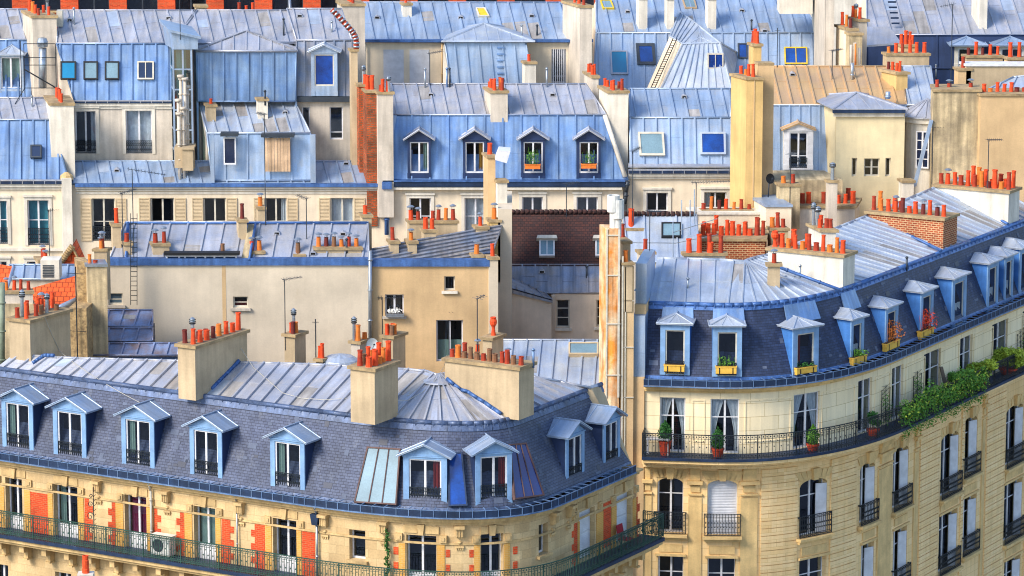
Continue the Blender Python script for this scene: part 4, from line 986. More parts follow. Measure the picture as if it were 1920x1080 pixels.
# --- tan wall with windows, ribbed roof
M4=thing('tan_house','tan rear wall with tall window and ribbed grey roof rising to the right','building',(pY(820,500,166.2).x,166.2,0))
FP=wallY(166.2); W=facade(M4,FP,696,918,497,'stucco_tan')
W.win(722,552,757,592,frame='white',tr=None,sillm='stucco_grey'); W.win(833,518,853,545,kind='one',tr=None,frame='offwhite',sillm='stucco_white'); W.win(818,600,868,678,frame='white',tr=None,cur=('cur_green','half'))
W.finish()
part(M4,'parapet_coping','lead',lambda mb:mb.box(FP,FP.at(696,497)[0],FP.at(918,497)[0],FP.at(800,499)[1],FP.at(800,486)[1],-.3,.12))
pl=slope(FP.P(700,490,-.5),27); mb=MB(); P=roof_face(mb,pl,[(697,488),(918,488),(942,422),(697,468)],(235,-42),.26,rh=.09,rw=.09,joint=False); mb.build('ribbed_roof','zinc_old',M4)
mb=MB(); a0,b1=FP.at(697,497); a1,_=FP.at(915,497); A=[V((a0,166.8,0)),V((a1,166.8,0)),V((a1-.3,170.6,0)),V((a0-.8,170.6,0))]; mb.prism(A,(0,0,b1-.2)); mb.build('party_wall','stucco_tan',M4)
pipe(M4,[FP.P(694,470,.25),FP.P(694,640,.25)],.09,'metal_light')
for a in ((768,858,414,460,169.4,'c1 c2 . m3 c2 m1 c2'),(795,818,431,466,168.2,'m3 m1'),(732,748,452,488,167.2,'t2'),(766,782,452,488,167.2,'c2'),(888,905,478,494,166.5,'c3'),(893,915,425,478,168.6,'c1')):
    fchim(M4,a[0],a[1],a[2],a[3],a[4],a[5],ph=.95)
fchim(M4,917,934,482,640,166.1,'t1',down=12,mat='stucco_wall'); fchim(M4,919,938,412,470,169,'c1',mat='stucco_yellow')
fchim(M4,915,929,292,415,171,'m1',mat='stucco_tan',down=6,dp=1)
part(M4,'white_hood','white',lambda mb:mb.prism([pY(928,300,170),pY(950,306,170),pY(957,284,170),pY(935,282,170)],(0,1.2,0)))
fchim(M4,933,951,338,410,170.6,'',mat='stucco_white',down=8)
part(M4,'wall_flue','stucco_wall',lambda mb:mb.prism([V((pY(934,600,169).x,169,0)),V((pY(960,600,169).x,169,0)),V((pY(960,600,169).x,174,0)),V((pY(934,600,169).x,174,0))],(0,0,pY(940,392,169).z)))
# --- brown tile roof house
M5=thing('tiled_house','house with steep dark brown tile roof above a low zinc slope','building',(pY(1050,600,173).x,173,0))
FP,MP,TP=rowb(M5,173,(952,1150,550),(958,1150,497),(958,1150,397),a1=38,a2=56,m1='zinc_old',m2='tile_brown',s2=30,lean1=(0,-50),back=8,wallm='stucco_grey')
W=facade(M5,FP,1037,1160,548,'stucco_pink')
W.win(1043,562,1068,615,tr=(.35,.68),kind='one',frame='offwhite',sillm='stucco_white',shut=None); W.win(1118,562,1142,613,tr=(.35,.68),kind='one',frame='offwhite',sillm='stucco_white'); W.finish()
part(M5,'ridge_tiles','tile_brown',lambda mb:[mb.tube(TP.P(x,397,.05),TP.P(x+8.5,397,.05),.13,8,r2=.1) for x in range(958,1148,9)])
for x0,x1 in((1011,1040),(1116,1141)):
    s=skylight(M5,TP,sk4(x0,452,x1,483),glass='pale_glass',frame='white',bars=1,h=.25)
    part(M5,'skylight_lintel','stucco_white',lambda mb:mb.prism([TP.P(x0-5,452,.1),TP.P(x1+5,452,.1),TP.P(x1+3,446,.1),TP.P(x0-3,446,.1)],TP.n*.35))
vents(M5,MP,[(1016,512)])
W=Wall(wallY(171.5),wallY(171.5).at(925,600)[0],wallY(171.5).at(1034,600)[0],0,wallY(171.5).at(1000,568)[1],M5,'stucco_pink'); W.finish()
FQ=wallY(171.5)
part(M5,'side_wall','stucco_pink',lambda mb:mb.prism([FQ.P(925,568,0),FQ.P(1034,568.3,0),FQ.P(1034,566,0),FQ.P(925,540,0)],(0,1,0)))
part(M5,'lean_to_roof','zinc_old',lambda mb:[mb.prism([FQ.P(922,541,.15),FQ.P(1036,568,.15),FQ.P(1036,562,.15),FQ.P(922,530,.15)],(0,.3,0)),mb.prism([FQ.P(922,530,.15),FQ.P(1036,562,.15),FQ.P(1020,548,-1.4),FQ.P(922,500,-1.4)],(0,0,-.05))]+[mb.tube(FQ.P(922+i*16,530+i*4.5,.15),FQ.P(922+i*14,500+i*6.8,-1.4),.04,4) for i in range(8)])
part(M5,'wall_pier','stucco_pink',lambda mb:mb.box(FP,FP.at(1034,600)[0],FP.at(1041,600)[0],0,FP.at(1040,552)[1],.01,.3))
# light blue annex roof with skylight
M5b=thing('pale_annex','small annex with light blue zinc roof and a single dark roof window','building',(pY(1240,460,171).x,171,0))
FP,_,UP5=rowb(M5b,170,(1180,1312,492),None,(1168,1306,403),a2=40,m2='zinc_pale',s2=1.5,lean2=(-2,-50),back=3,wallm='stucco_grey')
W=facade(M5b,FP,1180,1312,492,'stucco_grey'); W.finish()
skylight(M5b,UP5,sk4(1240,420,1277,447),glass='pale_glass',frame='black',h=.15,bars=0)
part(M5b,'ridge_tiles','tile_brown',lambda mb:[mb.tube(UP5.P(x,401,.05),UP5.P(x+8,401,.05),.14,8,r2=.11) for x in range(1168,1300,9)])
part(M5b,'guard_rail','metal_light',lambda mb:[mb.tube(UP5.P(x,y,.4),UP5.P(x,y-65,1.2),.025,5) for x,y in((1262,482),(1278,440),(1294,440),(1302,420))]+[mb.tube(UP5.P(1181,455,.6),UP5.P(1262,456,.6),.02,4),mb.tube(UP5.P(1262,457,.7),UP5.P(1345,440,1.2),.02,4),mb.tube(UP5.P(1262,436,.9),UP5.P(1345,410,1.5),.02,4)])
fchim(M5b,1169,1205,428,437,171.5,'t2',mat='stucco_tan',ph=1.4); fchim(M5b,1200,1227,472,540,163,'m2',mat='stucco_grey',down=3)
# --- low zinc roof behind the corner house
M6=thing('low_roof_house','low building with pale zinc roof and a narrow yellow framed skylight','building',(pY(1040,740,157).x,157,0))
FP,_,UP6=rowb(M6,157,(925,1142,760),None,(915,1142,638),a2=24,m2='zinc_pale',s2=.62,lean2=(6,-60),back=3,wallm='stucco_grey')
W=facade(M6,FP,925,1142,760,'stucco_grey'); W.finish()
skylight(M6,UP6,sk4(1066,648,1122,670),glass='pale_glass',frame='shutter_beige',h=.2)
part(M6,'rust_patch','stucco_tan',lambda mb:mb.prism([UP6.P(1124,692,.015),UP6.P(1141,692,.015),UP6.P(1141,662,.015),UP6.P(1124,662,.015)],UP6.n*-.02))
# --- rusty flue shaft and the tan wall beside it
M7=thing('rusty_flue_shaft','tall narrow shaft with orange rust stains topped by two white metal cowls','chimney shaft',(pY(1150,740,156).x,156,0))
blockb(M7,156.2,1137,1162,430,'rust',dp=1.2,name='shaft'); 
F=wallY(156.2); part(M7,'shaft_band','offwhite',lambda mb:[pbox(mb,F,1136,y,1163,y+2,-.02,.05) for y in (440,515,606,702)]+[pbox(mb,F,1136,430,1139,745,0,.04),pbox(mb,F,1158,430,1162,745,0,.04)])
def cowl(mb):
    for x,y0,y1 in ((1150,366,400),(1158,374,412)):
        c=pY(x,430,156.6); t=zat(y0,c.x,c.y); b=zat(y1,c.x,c.y); mb.lathe(V((c.x,c.y,0)),[(.16,c.z-.3),(.16,b),(.27,b+.08),(.27,t),(.22,t),(.22,t-.3)],14)
part(M7,'metal_cowl','plastic_white',cowl)
part(M7,'cowl_opening','soot_shade',lambda mb:[mb.lathe(V((pY(x,430,156.6).x,156.6,zat(y,pY(x,430,156.6).x,156.6))),[(.22,-.1),(.001,-.1)],12) for x,y in((1150,366),(1158,374))])
M7b=thing('narrow_party_wall','narrow tan party wall beside the rusty shaft with a short row of pots','wall',(pY(1175,740,156.3).x,156.3,0))
blockb(M7b,156.3,1164,1189,500,'stucco_tan',dp=3)
F=wallY(156.3); part(M7b,'pipe','offwhite',lambda mb:[pbox(mb,F,1165,480,1168,860,0,.08),pbox(mb,F,1171,500,1173,860,0,.05)]+[pbox(mb,F,1169,y,1188,y+1.5,0,.05) for y in (563,650,744)])
fchim(M7b,1168,1186,492,520,156.25,'m3',mat='stucco_beige',dp=.5); fchim(M7b,1168,1182,452,500,157.5,'t5 t2',mat='stucco_beige',dp=2,ph=1.1)
# --- stepped low roofs at the left
M8=thing('stepped_lean_to','stepped lean-to of stained blue zinc roofs against the blank wall','shed',(pY(240,660,162).x,162,0))
yy=[(166,286,613,582),(166,286,640,616),(166,334,667,644)]
Yc=[163.6,162.4,161.2]
for (x0,x1,yb,yt),Y in zip(yy,Yc):
    p=slope(pY(x0,yb,Y),24); mb=MB(); roof_face(mb,p,[(x0,yb),(x1,yb),(x1,yt),(x0+3,yt)],(8,-26),.66,joint=False); mb.build('zinc_roof','zinc_rusty',M8)
    part(M8,'step','lead_dark',lambda mb:mb.box(wallY(Y+.02),wallY(Y).at(x0,yb)[0],wallY(Y).at(x1,yb)[0],0,wallY(Y).at(x0,yb)[1]-.06,-1.1,0))
M9=thing('rubble_pier','rough rubble stone wall end beside the orange tiled roof','wall',(pY(145,660,160).x,160,0))
blockb(M9,160,128,162,578,'rubble',dp=3,bk=(.1,1)); 
blockb(M9,161.2,163,200,500,'stucco_dirty',dp=1.2,capm='metal_light',name='upper_pier'); blockb(M9,161.6,144,164,490,'rubble',dp=1,name='stone_pier')
fchim(M9,166,184,500,512,161.3,'t3 s2',capo=0,ph=.9)
fchim(M9,165,200,466,500,164,'c2 c2 c2',mat='stucco_beige',side=12,bk=(.4,1)); 
# --- orange tiled roofs at the left edge
M10=thing('orange_tiled_house','small house with bright orange tiled roof at the left edge','house',(pY(70,590,160).x,161,0))
p=slope(pY(30,590,161.5),30); mb=MB(); roof_face(mb,p,[(34,570),(60,582),(143,567),(146,516),(60,540),(30,552)],None); roof_face(mb,p,[(-20,556),(8,556),(26,500),(-20,492)],None); mb.build('roof','tile_orange',M10)
part(M10,'roof_edge','zinc_sky',lambda mb:[mb.tube(p.P(100,582,.05),p.P(143,562,.05),.13,6),mb.tube(p.P(8,556,.05),p.P(26,500,.05),.08,6)])
blockb(M10,162.2,-20,146,585,'stucco_beige',dp=4); blockb(M10,160.5,-20,66,570,'stucco_dirty',dp=1,name='front_wall')
fchim(M10,8,62,546,570,160.6,'c1 c1 t2 t2',mat='stucco_grey',down=2,ph=.8)
pipe(M10,[pY(4,690,155),pY(4,530,155)],.12,'leaf_grey',name='vent_pipe')
M11=thing('blue_roof_shed','small blue zinc roof with a square louvred white box and red gable','house',(pY(90,530,166).x,166,0))
p=slope(pY(30,524,166),30); mb=MB(); roof_face(mb,p,[(18,524),(146,524),(146,497),(18,497)],(2,-20),.5,joint=False); mb.build('roof','zinc_sky',M11)
blockb(M11,166.1,10,160,524,'stucco_grey',dp=3); part(M11,'louvre_box','stucco_white',lambda mb:pbox(mb,wallY(164.6),76,488,111,524,-1,0)); part(M11,'louvre','metal_dark',lambda mb:[pbox(mb,wallY(164.6),80,y,101,y+1.6,0,.03) for y in range(497,520,3)])
G=wallY(168); part(M11,'red_gable','tile_orange',lambda mb:mb.prism([G.P(112,502,0),G.P(152,502,0),G.P(134,462,0)],(0,2,0))); part(M11,'gable_ridge','rubble',lambda mb:[mb.tube(G.P(108+i*2.6,500-i*3.6,.1),G.P(110.2+i*2.6,497-i*3.6,.1),.15,7) for i in range(11)]+[mb.tube(G.P(135,461,.1),G.P(154,502,.1),.06,5)])
fchim(M11,66,100,488,520,167,'c1 t2 c2',mat='stucco_beige',side=8,bk=(-.3,1),ph=.9); 
# --- courtyard chimneys in front of the blank wall
def lone(nm,lab,base,xc,yb,yt,xl,xr,Y,dL,dR,mat,sp,sp2='',ph=.95,down=6,axis='R'):
    t=thing(nm,lab,'chimney',pY(xc,yb,Y)-V((0,0,down)),'chimney stacks standing alone in the courtyards'); chim(t,xc,yb,yt,xl,xr,Y,dL,dR,mat,sp,axis,spec2=sp2,down=down,ph=ph); return t
d1,d2=(-.9,.43),(.5,.87)
lone('chimney_stack','beige stack against the blank wall with red pots and a grey cowl',0,553,672,627,533,573,160,d1,d2,'stucco_beige','m5 m1 . .','. m1 p1 .')
lone('chimney_stack','tan stack with brown pots in front of the tan house window',0,737,692,630,717,760,160.5,d1,d2,'stucco_beige','m4 m5 . .','m1 m5 m1 .')
lone('chimney_stack','narrow pale stack with white topped pots behind the foreground roof',0,675,690,640,658,690,161,d1,d2,'stucco_grey','t3 . s3','p1 . .')
lone('chimney_stack','small stack carrying a single round bellied red pot',0,922,662,633,905,944,158.5,d1,d2,'stucco_beige','b1')
lone('chimney_stack','lowest stack with two small orange pots rising just above the ridge',0,604,690,673,596,612,159.5,d1,d2,'stucco_beige','t1','t1')
M12=thing('zinc_dome','small shallow zinc dome behind the foreground ridge','dome',pY(638,680,160)-V((0,0,3))); part(M12,'dome','zinc_pale',lambda mb:mb.lathe(pY(638,680,160)-V((0,0,3)),[(.85,0),(.85,3),(.8,3.15),(.55,3.3),(.2,3.38),(.001,3.4)],20))
# ================================================================ long row of houses facing the camera
def sm(lab,nm,Y,xm,cat='building'): return thing(nm,lab,cat,(pY(xm,300,Y).x,Y,0))
LN=(-9,-38)
R1=sm('cream house at the left edge with curtained windows and blue zinc mansard','cream_house',182,60)
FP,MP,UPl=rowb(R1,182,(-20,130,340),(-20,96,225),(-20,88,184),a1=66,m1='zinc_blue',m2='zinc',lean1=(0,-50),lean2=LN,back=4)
W=facade(R1,FP,-20,116,343,'stucco_cream'); k=dict(tr=(.55,),rec=.15,sur='stucco_white')
W.win(-16,376,14,458,rail='iron',railh=.38,cur=('cur_teal','full'),**k); W.win(52,375,92,460,rail='iron',railh=.38,cur=('cur_teal','full'),**k); W.win(-12,490,14,560,**k); W.win(52,490,88,560,**k); W.finish()
mb=gutter_flat(R1,FP,-20,118,336); band(FP,FP.at(-20,0)[0],FP.at(116,0)[0],FP.at(0,470)[1],FP.at(0,465)[1],0,.12,mb); mb.build('cornice','stucco_white',R1)
blockb(R1,181.6,116,134,335,'stucco_white',dp=1.2,name='party_pier'); skylight(R1,MP,sk4(58,274,79,298),glass='dark_glass',frame='metal_dark',h=.3)
part(R1,'pier_cap','stone_trim',lambda mb:mb.lathe(pY(125,336,182.1),[(.35,0),(.3,.2),(.1,.35),(.001,.36)],8))
R2=sm('long cream house with beige louvred shutters and low zinc roof strip','shuttered_house',182,420)
FP,_,UPr=rowb(R2,182,(134,713,345),None,(134,713,303),a2=25,m2='zinc_sky',s2=.62,lean2=LN,back=1.5)
W=facade(R2,FP,134,722,347,'stucco_cream')
sh=('shutter_beige','LR'); k=dict(tr=(.45,),rec=.15,frame='offwhite')
W.win(173,372,216,452,rail='iron',railh=.35,shut=sh,**k)
for x0,x1,c in((283,327,None),(382,424,None),(497,538,'right'),(620,663,'full')): W.win(x0,371,x1,452,shut=sh,cur=('cur_white',c) if c else None,**k)
W.finish()
part(R2,'gutter','lead',lambda mb:mb.box(FP,FP.at(134,0)[0],FP.at(716,0)[0],FP.at(0,349)[1],FP.at(0,343)[1],0,.3))
part(R2,'cornice','stucco_white',lambda mb:[mb.box(FP,FP.at(134,0)[0],FP.at(716,0)[0],FP.at(0,y+3)[1],FP.at(0,y)[1],0,h) for y,h in((350,.2),(354.5,.1),(360,.05))])
vents(R2,UPr,[(219,322),(649,309)]); pipe(R2,[FP.P(725,345,.3),FP.P(725,357,.2),FP.P(725,440,.2)],.11,'lead')
part(R2,'hopper','lead',lambda mb:pbox(mb,FP,717,338,735,352,0,.5))
# set-back attic with blue mansard
S2=sm('set back attic storey with blue zinc mansard and three small skylights','attic_house',185,230)
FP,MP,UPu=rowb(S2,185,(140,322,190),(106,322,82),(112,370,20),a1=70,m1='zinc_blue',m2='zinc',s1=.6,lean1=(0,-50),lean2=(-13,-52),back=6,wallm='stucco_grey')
W=facade(S2,FP,128,322,193,'stucco_grey'); k=dict(rec=.15,tr=None,rail='iron',railh=.3,sur='stucco_white')
W.win(141,208,180,288,cur=('cur_white','right'),glass='glass',**k); W.win(236,207,285,288,cur=('cur_white','full'),**k); W.finish()
mb=MB(); roof_face(mb,UPu,[(322,82),(560,80),(546,20),(366,20)],(-13,-52)); mb.build('roof','zinc',S2)
mb=gutter_flat(S2,FP,140,322,188,h=.2,drop=.12); mb.build('cornice','stucco_white',S2)
for x0,x1,g in((114,143,'turq_glass'),(157,184,'pale_glass'),(197,224,'pale_glass')): skylight(S2,MP,sk4(x0,116,x1,150),glass=g,frame='black',h=.18)
skylight(S2,MP,sk4(258,116,289,150),glass='dark_glass',frame='offwhite',bars=1,h=.2)
vents(S2,UPu,[(131,40),(316,36)])
fchim(S2,84,138,193,290,182.5,'m1 t1 . t1 t1 t1',mat='stucco_white',side=12,ph=.85,down=6)
c=fchim(S2,445,482,22,56,190,'m2 m1 m1',mat='stucco_beige',ph=.8,down=3); fchim(S2,368,388,10,30,190,'',mat='stucco_beige',down=3); 
# zinc block with hipped roof
S4=sm('tall blue zinc clad block with a low hipped roof','zinc_block',185.2,460)
FP,MP,_=rowb(S4,184.7,(370,555,190),(370,554,96),None,a1=87,m1='zinc_blue',s1=.62,lean1=(0,-50),back=3,wallm='stucco_white')
z=zat(95,0,184.9); c=lambda px,Y:V((pY(px,95,Y).x,Y,z))
A,B,C_,D=c(367,184.75),c(556,184.75),c(552,187.4),c(362,187.4); ap=pY(462,59,186.3)
def hip(mb):
    for p,q_ in ((A,B),(D,A),(B,C_),(C_,D)): mb.prism([p,q_,ap],(0,0,-.05)); 
    for p,q_,n in((A,B,8),(D,A,6),(B,C_,6)):
        for i in range(n+1): e=p.lerp(q_,i/n); t=1-abs(i/n-.5)*2; mb.tube(e+V((0,0,.03)),(ap if i in(0,n) else e+(ap-(p+q_)/2)*t)+V((0,0,.03)),.035,4)
    mb.poly([A,B,C_],.07)
part(S4,'hip_roof','zinc',hip); part(S4,'side_wall','zinc_blue',lambda mb:[mb.prism([V((p.x,p.y,10)),V((q_.x,q_.y,10)),V((q_.x,q_.y,z-.05)),V((p.x,p.y,z-.05))],(.1,0,0)) for p,q_ in((A,D),(B-V((.1,0,0)),C_-V((.1,0,0))))])
# attic in front of the zinc block
S5=sm('pale blue attic with plank shutter and a slender open window','zinc_attic',182.3,490)
FP,MP,UP5=rowb(S5,182.2,(398,592,338),(388,582,250),(372,552,189),a1=80,a2=24,m1='zinc_sky',m2='zinc_pale',s1=1.1,s2=.6,lean1=(0,-50),lean2=(-16,-55),back=1,wallm='stucco_white')
F5=wallY(182.0)
def s5win(x0,y0,x1,y1,**k):
    a0,b1=F5.at(x0,y0); a1,b0=F5.at(x1,y1); L=F5
    return window(S5,L,a0,a1,b0,b1,rec=-.12,name='window',**k)
s5win(419,257,443,308,kind='one',tr=None,frame='white',glass='dark_glass'); part(S5,'shutter','plank',lambda mb:[pbox(mb,F5,497+i*6,258,502.4+i*6,321,.0,.12) for i in range(8)])
part(S5,'window_hood','metal_dark',lambda mb:[pbox(mb,F5,414,248,447,254,-.3,.35),pbox(mb,F5,490,250,552,256,-.3,.3)])
part(S5,'corner_board','zinc_sky',lambda mb:[pbox(mb,F5,395,252,402,342,-.1,.15),pbox(mb,F5,582,252,592,342,-.1,.15)])
vents(S5,UP5,[(535,213)]); fchim(S5,388,405,196,208,183.6,'s2',mat='stucco_beige',ph=.7); fchim(S5,484,502,185,196,183.8,'',mat='stucco_white')
fchim(S5,348,397,140,160,181,'',mat='stucco_grey') if 0 else None
# glass stair tower
T3=sm('narrow glazed stair tower with tilted light blue roof','glass_tower',184,343)
a0=pY(318,300,184).x; a1=pY(362,300,184).x; zt=zat(92,0,184); F=wallY(184)
part(T3,'glazing','glass_tower',lambda mb:mb.prism([V((pY(328,300,184).x+.02,184.05,14)),V((a1-.02,184.05,14)),V((a1-.3,185.6,14)),V((a0-.02,185.6,14))],(0,0,zt-14)))
part(T3,'core','tower_glass',lambda mb:mb.prism([V((pY(328,300,184).x+.3,184.5,14)),V((a1-.3,184.5,14)),V((a1-.4,185.3,14)),V((a0+.3,185.3,14))],(0,0,zt-14.1)))
def tf(mb):
    xs=[pY(x,300,184).x for x in (328,346,362)]
    for x in xs: mb.wbox((x,184,14),.09,.09,zt-14)
    mb.wbox((a0,185.6,14),.09,.09,zt-14)
    for y in range(92,320,38): 
        z_=zat(y,0,184); mb.tube((xs[0],184,z_),(xs[2],184,z_),.045,4); mb.tube((xs[0],184,z_),(a0,185.6,z_),.045,4)
part(T3,'tower_frame','zinc_sky',tf)
def tr_(mb):
    p=[V((pY(326,90,183.9).x,183.9,zat(92,0,184))),V((pY(371,90,183.9).x,183.9,zat(92,0,184))),V((pY(372,90,183.9).x,183.9,zat(72,0,184))),V((pY(322,90,183.9).x,183.9,zat(58,0,184)))]
    mb.prism(p,(-.6,1.9,0)); mb.prism([p[3]+V((-.15,-.2,.0)),p[2]+V((.15,-.2,0)),p[2]+V((-.5,2,.25)),p[3]+V((-.8,2,.25))],(0,0,.12))
part(T3,'tower_roof','zinc_sky',tr_)
T4=sm('cluster of thin beige flue pipes strapped together beside the glass tower','flue_pipes',182.9,345,'chimney pipes')
def flues(mb):
    for x,yt,yb,Y in ((336,190,300,182.6),(341,145,290,182.9),(349,150,290,182.8),(345,205,300,182.5),(353,165,290,183),(337,215,300,182.4)):
        c=pY(x,yb,Y); t=zat(yt,c.x,c.y); mb.tube(V((c.x,c.y,c.z-1)),V((c.x,c.y,t)),.075,8)
        z_=c.z
        while z_<t: mb.tube(V((c.x,c.y,z_)),V((c.x,c.y,z_+.06)),.12,8); z_+=.75
        mb.tube(V((c.x,c.y,t)),V((c.x,c.y,t+.12)),.17,8)
part(T4,'flue_pipe','stucco_grey',flues); part(T4,'flue_base','stucco_beige',lambda mb:[pbox(mb,wallY(182.3),327,276,346,315,-1.2,0),pbox(mb,wallY(182.1),342,280,362,320,-1.1,0),pbox(mb,wallY(182.1),340,276,364,280,-1.2,.1)])
# right attic with blue window dormer
S6=sm('grey zinc attic beside the curved clay flue with one deep blue dormer window','attic_wing',185.1,610)
FP,MP,UP6u=rowb(S6,185.1,(556,662,187),(556,660,76),(538,640,17),a1=72,m1='zinc_old',m2='zinc',s1=.5,s2=.65,lean1=(0,-50),lean2=(-10,-52),back=6,wallm='stucco_grey')
W=facade(S6,FP,556,662,189,'stucco_grey'); W.win(618,200,643,262,kind='one',tr=(.22,),rec=.15,frame='white'); W.win(566,200,581,250,kind='one',tr=None,rec=.15,frame='white'); W.finish()
part(S6,'gutter','metal_dark',lambda mb:pbox(mb,FP,556,180,662,190,0,.25))
Fd=wallY(184.9); a0,b1=Fd.at(583,97); a1,b0=Fd.at(633,180)
dormer(S6,Fd,a0,a1,b0,b1,1.6,kind='gable',fm='zinc_sky',cheek='zinc_blue',roof='zinc_pale',wf='offwhite',ww=.74,rise=.38,glass='blue_glass',kindw='one',tr=None,ov=.18,wb=.5)
vents(S6,UP6u,[(562,32)]); pipe(S6,[pY(546,60,189),pY(543,0,189)],.07,'zinc_old',name='vent_pipe')
def cflue(mb):
    P=[pY(x,y,183.6) for x,y in((622,18),(634,30),(645,42),(656,54),(664,64),(668,76),(668,92))]
    mb.poly(P,.14,8)
tag(part(None,'curved_flue','terra2',cflue),'curved clay flue pipe wrapped in silver tape above the attic','pipe')
o=bpy.data.objects['curved_flue']
mb=MB(); P=[pY(x,y,183.6) for x,y in((622,18),(634,30),(645,42),(656,54),(664,64),(668,76),(668,92))]
for a,b in zip(P,P[1:]): 
    for t in (.15,.6): mb.tube(a.lerp(b,t),a.lerp(b,t+.22),.17,8)
mb.build('tape_band','metal_light',o)
fchim(S6,660,672,92,300,183.5,'',mat='stucco_beige',down=4,dp=.5); 
# brick chimneys
S7=sm('tall flaking orange brick chimney pair with pots and a dark cowl','brick_chimney_wall',181.6,700,'chimney')
C0=fchim(S7,674,688,158,310,182.9,'. p1',mat='brick_old',down=3,dp=.7); fchim(S7,688,707,170,312,181.9,'t1 t1',mat='brick_old',down=3,dp=1,spec2='t1 t2'); fchim(S7,706,737,172,295,181.6,'t1 . s1',mat='stucco_grey',down=3,side=3,spec2='p1 t1 .')
# four dormer house
R3=sm('house with vivid blue mansard and four white framed dormers','dormer_house',182,940)
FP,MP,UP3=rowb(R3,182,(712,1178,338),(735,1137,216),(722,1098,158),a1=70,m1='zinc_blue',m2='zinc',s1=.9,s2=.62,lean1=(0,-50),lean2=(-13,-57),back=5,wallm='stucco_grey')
W=facade(R3,FP,722,1168,352,'stucco_cream'); k=dict(rec=.15,frame='white',tr=(.55,),sur='stucco_white')
for x0,x1,y0,c in((768,808,371,None),(871,912,371,'full'),(979,1018,369,None),(1081,1121,369,None)): W.win(x0,y0,x1,y0+78,cur=('cur_white',c) if c else None,**k)
W.finish()
part(R3,'gutter','lead_dark',lambda mb:mb.box(FP,FP.at(716,0)[0],FP.at(1174,0)[0],FP.at(0,348)[1],FP.at(0,339)[1],0,.35)); part(R3,'gutter_edge','lead',lambda mb:mb.box(FP,FP.at(716,0)[0],FP.at(1174,0)[0],FP.at(0,338.8)[1],FP.at(0,336)[1],0,.4)); part(R3,'cornice','stucco_white',lambda mb:mb.box(FP,FP.at(722,0)[0],FP.at(1168,0)[0],FP.at(0,354)[1],FP.at(0,349.5)[1],0,.3))
for i,(x0,x1,xa) in enumerate(((764,808,785),(868,912,890),(977,1022,999),(1082,1126,1103))):
    Fd=wallY(182.0); a0,b1=Fd.at(x0,261); a1,b0=Fd.at(x1,334)
    dormer(R3,Fd,a0,a1,b0,b1,1.5,kind='gable',fm='slate_dark_shade',cheek='slate_dark_shade',roof='zinc',wf='white',ww=.8,rise=.5,ov=.2,wb=.25,tr=None,cur=(('cur_green','right'),('cur_yellow','right'),None,None)[i])
vents(R3,UP3,[(808,180),(1036,180)])
for xc,x0,x1,yt,yb,sp,s2,sd in((0,908,952,170,243,'t5 t1 . t1 s1','t2 t2 t2 . .',12),(0,1123,1178,170,268,'t1 t1 . . m1 m1','t2 . m2 . . .',17),(0,1095,1122,142,180,'t2 t1','t1 t2',16)):
    fchim(R3,x0,x1,yt,yb,183.0 if yb>200 else 186,sp,mat='stucco_grey' if sd!=17 else 'stucco_white',side=sd,spec2=s2,ph=.8,down=4)
part(R3,'conduit','stucco_white',lambda mb:mb.tube(MP.P(1172,332,.1),MP.P(1134,216,.1),.12,6)); part(R3,'flashing','zinc_sky',lambda mb:mb.prism([MP.P(712,336,.12),MP.P(722,336,.12),MP.P(744,216,.12),MP.P(733,216,.12)],MP.n*-.2))
pipe(R3,[FP.P(1177,340,.3),FP.P(1174,360,.2),FP.P(1172,382,.2)],.1,'metal_dark')
# two skylight house
R4=sm('house with pale blue mansard holding two wide roof windows','skylight_house',182.4,1275)
FP,MP,UP4=rowb(R4,182.4,(1181,1372,312),(1181,1370,221),(1180,1368,167),a1=66,m1='zinc_sky',m2='zinc_sky',s1=.64,s2=.64,lean1=(-1,-50),lean2=(-10,-50),back=5,wallm='stucco_white')
W=facade(R4,FP,1176,1375,330,'stucco_cream'); W.win(1212,361,1252,410,shut=None,**dict(k,tr=(.3,))); W.win(1320,360,1362,410,**dict(k,tr=(.3,),cur=('cur_white','left'))); W.finish()
mb=gutter_flat(R4,FP,1178,1372,316,h=.35); mb.build('cornice','stucco_white',R4)
part(R4,'gutter_board','zinc',lambda mb:mb.prism([FP.P(1178,312,.35),FP.P(1372,312,.35),FP.P(1372,305,-.2),FP.P(1178,305,-.2)],(0,0,-.06)))
skylight(R4,MP,sk4(1199,249,1247,293,-3),glass='pale_glass',frame='offwhite',h=.2,fw=.1); skylight(R4,MP,sk4(1313,249,1361,291,-1),glass='blue_glass',frame='zinc_pale',h=.2,fw=.1)
vents(R4,UP4,[(1283,184)])
# tall yellow party chimney
R5=sm('very tall plain yellow party wall chimney with clay pots on top','party_chimney',178,1400,'chimney')
fchim(R5,1371,1431,145,386,178,'t1 t1 s1 m1',mat='stucco_yellow',side=26,bk=(-.45,1),down=18,ph=.85); 
fchim(R5,1404,1428,82,150,180,'t1 t1 t2',mat='stucco_yellow',side=8,bk=(-.3,1),down=3,ph=.9); part(R5,'wall_strip','stucco_tan',lambda mb:pbox(mb,wallY(178),1412,150,1414,386,0,.03)); fchim(R5,1418,1448,118,386,178.8,'',mat='stucco_tan',down=18,capo=.01)  # includes a thin raised tan strip down the front face
